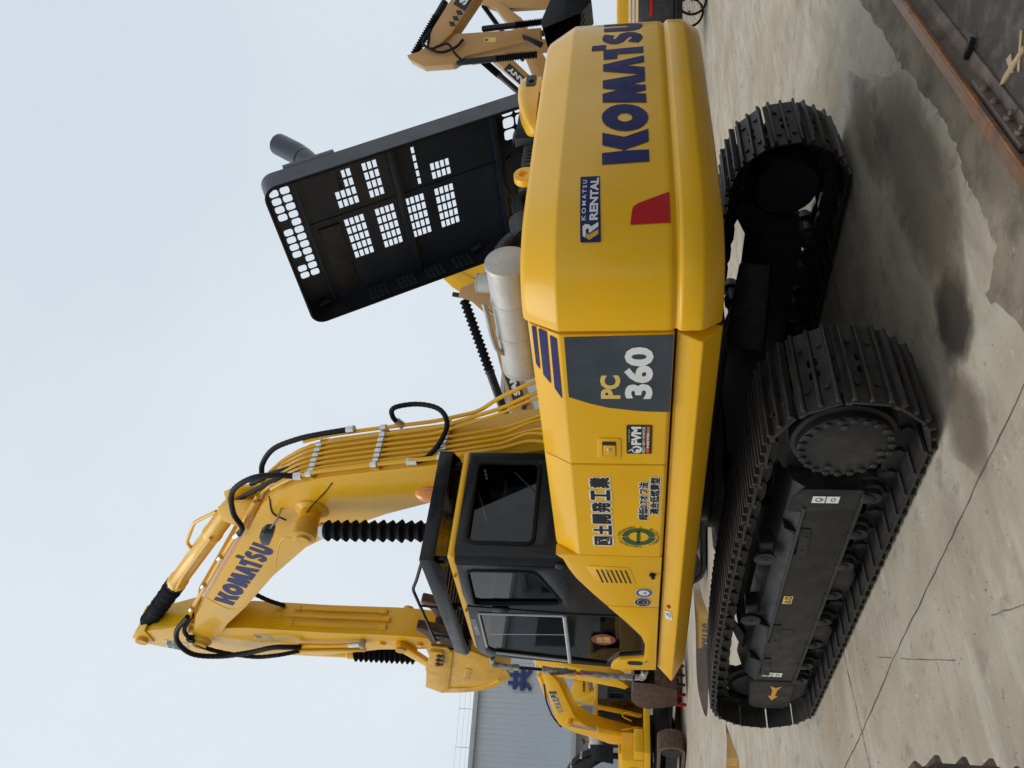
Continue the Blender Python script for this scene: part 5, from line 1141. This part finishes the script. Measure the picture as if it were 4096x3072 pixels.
# -- second yellow machine farther back, its raised boom by the wall
s2 = lambda P: [(y+5.5, z) for y, z in P]
E2, B2, A2 = excavator_far('yellow excavator farthest back beside the factory wall with its boom folded up', (15.16, 26.81), 47.88, YEL,
    s2([(1.45, 3.35), (1.5, 3.6), (1.05, 3.68), (1.02, 4.32), (1.75, 4.52), (2.05, 4.47), (2.2, 4.2), (2.1, 3.7), (1.9, 3.0), (1.5, 2.7), (.5, 3.0), (-1.0, 3.6), (-3.4, 3.4), (-4.6, 2.6), (-5.2, 1.6), (-5.7, 1.8), (-5.2, 3.0), (-3.6, 4.2), (-.9, 4.3), (.9, 3.5)]), None)
logo(B2, plane((-.265, 6.98, 3.80), (0, -1, .0), (0, .02, 1)), 0, 0, .25/1.0*.45, INK, ('K', 'O', 'MA'))
logo(B2, plane((.265, 6.56, 3.80), (0, .46, .0), (0, -.02, .24)), 0, 0, 1/4.6, INK, ('K', 'O', 'MA'))
boots(E2, (0, 6.5, 4.5), (0, 5.0, 3.9), .10, .5, YEL)
# -- excavator seen from behind (mirrored in the puddle)
E3, _, _ = excavator_far('yellow excavator parked tail towards the yard, mirrored in the puddle', (12.33, 29.36), -42.1, YEL,
    [(-.25, 1.6), (-.3, 2.4), (.0, 3.4), (.6, 4.2), (1.6, 4.9), (2.3, 5.1), (2.4, 4.8), (1.8, 4.4), (1.1, 3.7), (.7, 2.8), (.3, 1.8)], [(2.0, 5.4), (2.4, 5.5), (2.7, 3.2), (2.5, 3.0), (2.1, 4.4)])
logo(E3, plane((-.75, -3.006, 1.26), (1, 0, 0), (0, 0, 1)), 0, 0, .25, NAVY)
decal('red_mark', [(-1.18, 1.2), (-.95, 1.2), (-1.05, 1.42), (-1.18, 1.44)], lambda x, z: (x, -2.87 if x < -1.1 else -2.96, z), RED, E3)

# -- black machine with its hoses, operator standing on its deck
E4, B4, A4 = excavator_far('black excavator with piped boom behind the rusty crawler track', (4.97, 29.96), -132.12, BLK,
    [(.0, 1.6), (.3, 2.6), (.2, 3.6), (.5, 4.3), (1.0, 4.25), (1.46, 3.9), (1.72, 3.46), (1.90, 2.94), (2.05, 2.6), (1.66, 2.5), (1.6, 2.9), (1.4, 3.2), (1.1, 3.5), (.8, 3.4), (.7, 2.6), (.4, 1.6)], None, cab=False, hb=.3)
for k, x in enumerate((-.24, -.1, .06, .2)):
    MB().tube(smooth([(x, .6, 4.36), (x, 1.05, 4.3), (x, 1.52, 3.96), (x, 1.8, 3.5), (x, 1.98, 2.96), (x, 2.12, 2.6)], 5), .035, 7).build('boom_pipe', BLK, E4)
    for y, z in ((1.3, 4.14), (1.68, 3.74), (1.9, 3.22)): MB().cyl((x, y, z-.04), (x, y+.03, z+.04), .05, n=8).build('pipe_clamp', ZINC, E4)
MB().box(-.33, -.30, 1.35, 1.5, 3.3, 3.42).build('marker_lamp', ORG, B4)
MB().box(-1.3, 1.1, 1.6, 2.9, 1.3, 1.9).build('service_deck', BLK, E4, .03)
pn_ = MB().prism([(2.0, 2.4), (2.75, 2.4), (2.72, 3.32), (2.15, 3.24)], 'x', 1.22, 1.25).build('tilted_panel', BLK, E4, .01)
MB().box(1.12, 1.219, 2.2, 2.4, 1.2, 2.62).build('panel_post', BLK, E4)
# person
def person():
    P = thing('person', 'person in a white shirt and dark cap standing behind a black panel', 'person', (0, 0, 0))
    J = {'pel': (0, 0, .95), 'sp': (0, 0, 1.2), 'ch': (0, .01, 1.38), 'nk': (0, .01, 1.5), 'hd': (0, .03, 1.6), 'top': (0, .02, 1.74), 'ls': (-.19, 0, 1.42), 'le': (-.25, .05, 1.15), 'lw': (-.2, .25, 1.05), 'rs': (.19, 0, 1.42), 're': (.25, .05, 1.15), 'rw': (.2, .25, 1.05), 'lh': (-.1, 0, .9), 'lk': (-.11, .03, .5), 'la': (-.11, 0, .08), 'lt': (-.11, .14, .03), 'rh': (.1, 0, .9), 'rk': (.11, .03, .5), 'ra': (.11, 0, .08), 'rt': (.11, .14, .03)}
    rad = {'pel': .15, 'sp': .14, 'ch': .15, 'nk': .06, 'hd': .095, 'top': .07, 'ls': .075, 'le': .05, 'lw': .035, 'rs': .075, 're': .05, 'rw': .035, 'lh': .1, 'lk': .07, 'la': .045, 'lt': .04, 'rh': .1, 'rk': .07, 'ra': .045, 'rt': .04}
    E_ = [('pel', 'sp'), ('sp', 'ch'), ('ch', 'nk'), ('nk', 'hd'), ('hd', 'top'), ('ch', 'ls'), ('ls', 'le'), ('le', 'lw'), ('ch', 'rs'), ('rs', 're'), ('re', 'rw'), ('pel', 'lh'), ('lh', 'lk'), ('lk', 'la'), ('la', 'lt'), ('pel', 'rh'), ('rh', 'rk'), ('rk', 'ra'), ('ra', 'rt')]
    def skin(nm, keys, material, grow=0.):
        ks = list(keys); me = bpy.data.meshes.new(nm); me.from_pydata([J[k] for k in ks], [(ks.index(a), ks.index(b)) for a, b in E_ if a in ks and b in ks], [])
        o = link(nm, me, P); me.materials.append(material)
        md = o.modifiers.new('s', 'SKIN'); o.modifiers.new('d', 'SUBSURF').render_levels = 2
        for i, k in enumerate(ks):
            sv_ = me.skin_vertices[0].data[i]; sv_.radius = (rad[k]+grow, (rad[k]+grow)*.8); sv_.use_root = (i == 0)
        return o
    skin('body', J.keys(), SKIN); skin('shirt', ['pel', 'sp', 'ch', 'ls', 'le', 'rs', 're'], SHIRT, .022); skin('trousers', ['pel', 'lh', 'lk', 'la', 'rh', 'rk', 'ra'], DARKW, .02)
    MB().lathe((0, .02, 1.64), (0, .02, 1.78), [(0, .112), (.4, .11), (.8, .08), (1, .03)], 18).build('cap', INK, P)
    MB().prism(ell(0, .15, .08, .08), 'z', 1.645, 1.66).build('cap_peak', INK, P)
    for s in (-1, 1): MB().lathe((s*.035, .115, 1.625), (s*.035, .128, 1.625), [(0, .012), (1, .008)], 8).build('eye', INK, P)
    MB().prism([(-.014, .115), (.014, .115), (0, .15)], 'z', 1.575, 1.61).build('nose', SKIN, P); MB().box(-.03, .03, .112, .124, 1.548, 1.556).build('mouth', RCL, P)
    for s in (-1, 1):
        h = MB(); wz = Vector(J['lw' if s < 0 else 'rw'])
        h.box(wz.x-.035, wz.x+.035, wz.y, wz.y+.08, wz.z-.015, wz.z+.015)
        for k in range(4): h.tube([wz+Vector((-.027+.018*k, .08, 0)), wz+Vector((-.027+.018*k, .125, -.01)), wz+Vector((-.027+.018*k, .15, -.035))], .008, 6)
        h.tube([wz+Vector((-s*.03, .02, 0)), wz+Vector((-s*.06, .06, -.01)), wz+Vector((-s*.055, .09, -.03))], .009, 6); h.build('hand', SKIN, P)
    return P
PS = person(); hx = Vector((.7417, -.6707)); lx_ = Vector((-.6707, -.7417))
p_ = Vector((4.97, 29.96))+hx*2.62+lx_*.75; PS.location = (p_.x, p_.y, 1.92); PS.rotation_euler = (0, 0, R(150))

# -- tan machines behind the tail
TG = 'tan excavators parked behind the counterweight'
fa = lambda P: [(y+4.0, z) for y, z in P]
E5, B5, A5 = excavator_far('tan excavator nearest the tail with hanging arm and black bucket', (19.453, -1.337), 47.88, TAN,
    fa([(2.32, 6.67), (2.43, 6.48), (2.39, 6.34), (2.14, 6.05), (1.24, 5.40), (-1.2, 4.1), (-2.6, 3.2), (-3.4, 1.9), (-3.9, 1.7), (-4.0, 2.3), (-3.2, 3.9), (-1.6, 4.9), (1.2, 5.99), (2.1, 6.6)]),
    fa([(2.56, 7.2), (2.66, 7.15), (2.87, 6.78), (2.86, 6.03), (2.67, 5.69), (2.36, 3.86), (2.1, 3.84), (2.11, 4.6), (2.11, 5.75), (2.10, 6.31), (2.34, 6.65), (2.49, 6.9)]),
    (.6, fa([(2.3, 3.75), (2.15, 3.8), (1.38, 3.45), (1.3, 3.1), (1.42, 2.75), (1.75, 2.6), (2.0, 2.85)]), (6.02, 2.8, .25, .05)), ha=.17, bmat=BLK, group=TG)
boots(E5, (0, 5.2, 6.25), (0, 6.5, 7.06), .09, .3); boots(E5, (-.1, 6.80, 5.96), (-.1, 6.72, 3.95), .075, .5); boots(E5, (.1, 5.92, 5.35), (.1, 5.84, 3.8), .075, .55)
MB().prism(fa([(2.25, 4.3), (2.36, 4.28), (2.62, 3.85), (2.5, 3.78)]), 'x', -.24, -.17).build('bucket_link', BLK, E5, .01)
fx5 = plane((-.175, 6.26, 5.24), (0, 0, -1), (0, .115, 0))
sk5 = decal('sticker', [(0, 0), (.28, 0), (.28, 1), (0, 1)], lambda a, b: (-.175, 6.26+.115*b, 5.24-a), PYEL, A5); decal('sticker_print', [(.02, .15), (.12, .5), (.02, .85)], lambda a, b: (-.178, 6.26+.115*b, 5.24-a), INK, A5)
def tan_panel(bo, hw, s, o, u, v, txt, L_=1.35, hh=.36):
    f_ = plane((s*(hw+.004), *o), (0, *u), (0, *v)); g_ = plane((s*(hw+.008), *o), (0, *u), (0, *v))
    pn2 = decal('name_panel', [(0, 0), (L_, 0), (L_, hh), (0, hh)], f_, INK, bo); text('lettering', txt, WHT, pn2, g_, (L_*.08, L_*.92, hh*.22, hh*.78), .05)
    for k in range(3): decal('diamond', [(-.10-.16*k, 0+.0), (-.03-.16*k, hh*.3), (-.10-.16*k, hh*.6), (-.17-.16*k, hh*.3)], f_, INK, bo)
tan_panel(B5, .26, -1, (5.62, 5.70), (-.83, -.557), (-.557, .83), 'SANY')
hs_ = MB().tube(smooth([(-.25, 6.0, 6.55), (-.3, 6.35, 6.75), (-.3, 6.6, 6.35), (-.28, 6.5, 5.95), (-.25, 6.3, 5.75)], 7), .035, 7).build('arm_hose', RUB, E5); MB().tube(smooth([(-.25, 6.1, 6.6), (-.3, 6.5, 6.6), (-.3, 6.4, 6.15), (-.3, 6.65, 5.95), (-.25, 6.8, 5.8)], 7), .03, 7).build('arm_hose', RUB, E5)
E6, B6, A6 = excavator_far('tan excavator whose lettered boom slopes down behind the yellow camera cover', (15.259, 7.174), -132.12, TAN,
    [(3.69, 5.85), (3.80, 5.6), (3.75, 5.39), (2.84, 4.48), (2.2, 3.6), (1.0, 2.3), (.4, 1.6), (-.1, 1.7), (.1, 2.4), (1.2, 3.6), (2.42, 4.46), (2.74, 4.82), (3.5, 5.68)],
    [(3.45, 6.3), (3.7, 6.35), (3.95, 5.9), (3.98, 4.6), (3.92, 3.4), (3.72, 3.4), (3.66, 4.6), (3.55, 5.5)], ha=.17, group=TG)
boots(E6, (-.0, 2.4, 4.75), (0, 3.5, 5.95), .085, .6); tan_panel(B6, .26, 1, (2.62, 4.45), (.70, .714), (-.714, .70), 'SANY', .95, .24); boots(E6, (.1, 4.2, 5.2), (.1, 4.1, 3.2), .08, .5)
E7, B7, A7 = excavator_far('tan excavator seen past the silver muffler, black cylinder along its boom', (7.173, 10.441), -132.12, TAN,
    [(4.46, 6.0), (4.68, 5.95), (4.84, 5.55), (4.70, 5.15), (3.4, 4.75), (1.56, 4.1), (.6, 3.2), (.2, 1.6), (-.3, 1.6), (-.3, 2.6), (.3, 3.9), (1.56, 4.65), (3.42, 5.12), (3.92, 5.2), (4.1, 5.4), (4.35, 5.68)],
    [(4.9, 5.6), (5.1, 5.3), (5.2, 4.3), (5.1, 3.2), (4.9, 3.2), (4.78, 4.3), (4.72, 5.2)], ha=.17, hb=.24, group=TG)
boots(E7, (0, 1.3, 4.78), (0, 4.4, 5.9), .11, .42); tan_panel(B7, .24, 1, (1.95, 4.33), (.945, .33), (-.33, .945), 'SANY', .92, .30)
decal('red_stripe', [(-.25, -.05), (-.16, -.05), (-.06, .33), (-.15, .33)], plane((.244, 1.95, 4.33), (0, .945, .33), (0, -.33, .945)), RED, B7)
E8, B8, A8 = excavator_far('tan excavator farthest behind with its arm upright at the edge of the view', (24.35, 13.78), -132.12, TAN,
    [(7.95, 7.45), (8.1, 7.2), (7.33, 6.25), (5.0, 4.9), (2.2, 4.4), (1.0, 3.2), (.4, 1.6), (-.2, 1.6), (-.1, 2.6), (.8, 4.1), (2.2, 5.1), (4.6, 5.7), (6.92, 6.6), (7.35, 7.0)],
    [(8.19, 8.16), (8.06, 7.92), (7.82, 7.31), (7.80, 6.55), (7.78, 4.4), (8.12, 4.4), (8.3, 6.4), (8.36, 8.1)], ha=.18, hb=.24, group=TG)
boots(E8, (0, 5.6, 6.2), (0, 8.1, 7.95), .09, .5)
E9, B9, A9 = excavator_far('yellow excavator whose folded arm shows between the open hood and the muffler', (22.61, 7.94), 47.88, YEL,
    [(6.7, 8.0), (7.15, 7.13), (7.32, 7.46), (7.57, 7.75), (7.38, 8.05), (6.95, 8.5), (5.4, 8.0), (3.2, 6.4), (.6, 3.4), (-.2, 1.8), (.4, 1.6), (1.6, 3.2), (4.0, 5.6)],
    [(6.86, 8.58), (6.89, 8.33), (7.06, 7.49), (7.10, 6.0), (6.9, 4.6), (6.55, 4.6), (6.25, 6.2), (6.31, 6.9), (6.52, 7.6)], ha=.2)
boots(E9, (0, 7.6, 8.1), (0, 7.9, 6.4), .09, .3)

# -- rusty crawler track poking in beside the photographer
XT = thing('crawler_undercarriage', 'rusty track end of another machine close to the camera', 'undercarriage', (-5.935, -2.27, 0), R(-90))
SH2, GR2 = shoe_mesh(.6, mat('dusty_shoe', (.05, .047, .044), .7, var=.3, scale=6), RUST); LK2 = link_mesh(UND)
for k in range(48):
    y, z, a, run = loop_at(k*PITCH_+.07)
    o = link('track_shoe', SH2, XT); o.location = (0, y, z); o.rotation_euler = (a, 0, 0); link('grouser_bars', GR2, o); link('chain_link', LK2, o)
MB().prism([(-1.6, .25), (-1.6, .65), (1.7, .65), (2.1, .55), (2.1, .3)], 'x', -.17, .17).build('track_frame', UND, XT, .02)
for y in (-YT, YT): MB().lathe((-.1, y, ZS), (.1, y, ZS), [(0, .26), (.3, .33), (.7, .33), (1, .26)], 28).build('track_wheel', UND, XT)

# -- handcart with spoked wheels and dark engine unit beyond the tail
TR = thing('cargo_tricycle', 'black cargo tricycle with spoked wheels beyond the tail', 'tricycle', (13.9, 2.6, 0), R(40))
def wheel(parent, c, r, ax):
    c = Vector(c); t = MB(); pts = [c+Vector((0, r*math.cos(a), r*math.sin(a))) for a in [2*math.pi*k/28 for k in range(29)]]
    t.tube(pts, .028, 8); W = t.build('tyre', RUB, parent)
    s_ = MB()
    for k in range(16):
        a = 2*math.pi*k/16; s_.cyl(c+Vector((.03 if k % 2 else -.03, 0, 0)), c+Vector((0, (r-.02)*math.cos(a), (r-.02)*math.sin(a))), .004, n=4)
    s_.cyl(c+Vector((-.06, 0, 0)), c+Vector((.06, 0, 0)), .03, n=10); s_.build('spokes', STEELW, W)
for c_ in ((-.45, -.6, .34), (.45, -.6, .34), (0, 1.0, .34)): wheel(TR, c_, .31, 'x')
MB().box(-.5, .5, -1.1, .1, .55, .72).build('cargo_bed', BLK, TR, .02); MB().tube([(0, .1, .6), (0, .7, .7), (0, .95, 1.0), (0, 1.0, .34)], .03, 8).build('frame_tube', BLK, TR)
MB().tube([(-.35, .75, 1.15), (-.1, .92, 1.1), (.1, .92, 1.1), (.35, .75, 1.15)], .018, 8).build('handlebar', BLK, TR); MB().box(-.18, .18, .0, .4, .82, .95).build('saddle', BLK, TR, .05)
MB().box(-.45, .45, -1.0, -.2, .72, 1.5).build('engine_unit', ENG, TR, .08); MB().box(-.47, .47, -.9, -.3, 1.2, 1.26).build('red_strap', RED, TR, .01); MB().box(-.4, .4, -.95, -.3, 1.5, 1.75).build('striped_crate', YELW, TR, .02)
for k in range(3): MB().box(-.41, .41, -.96, -.29, 1.53+.08*k, 1.57+.08*k).build('crate_stripe', WHT, TR)

# -- machine across the yard, seen only as a reflection in the cab's side glass
E10, B10, A10 = excavator_far('tan excavator across the yard that mirrors in the side glass', (-8.2, 17.0), -50, TAN,
    [(-.3, 1.7), (-.2, 2.6), (.9, 4.6), (2.2, 5.4), (5.2, 5.0), (5.3, 4.7), (2.4, 4.6), (1.5, 4.0), (.4, 1.7)], [(4.8, 5.6), (5.2, 5.6), (5.9, 2.6), (5.6, 2.4), (5.0, 4.2)], (.65, [(5.9, 2.5), (5.5, 2.6), (4.9, 2.3), (4.8, 1.8), (5.1, 1.4), (5.6, 1.5)]))
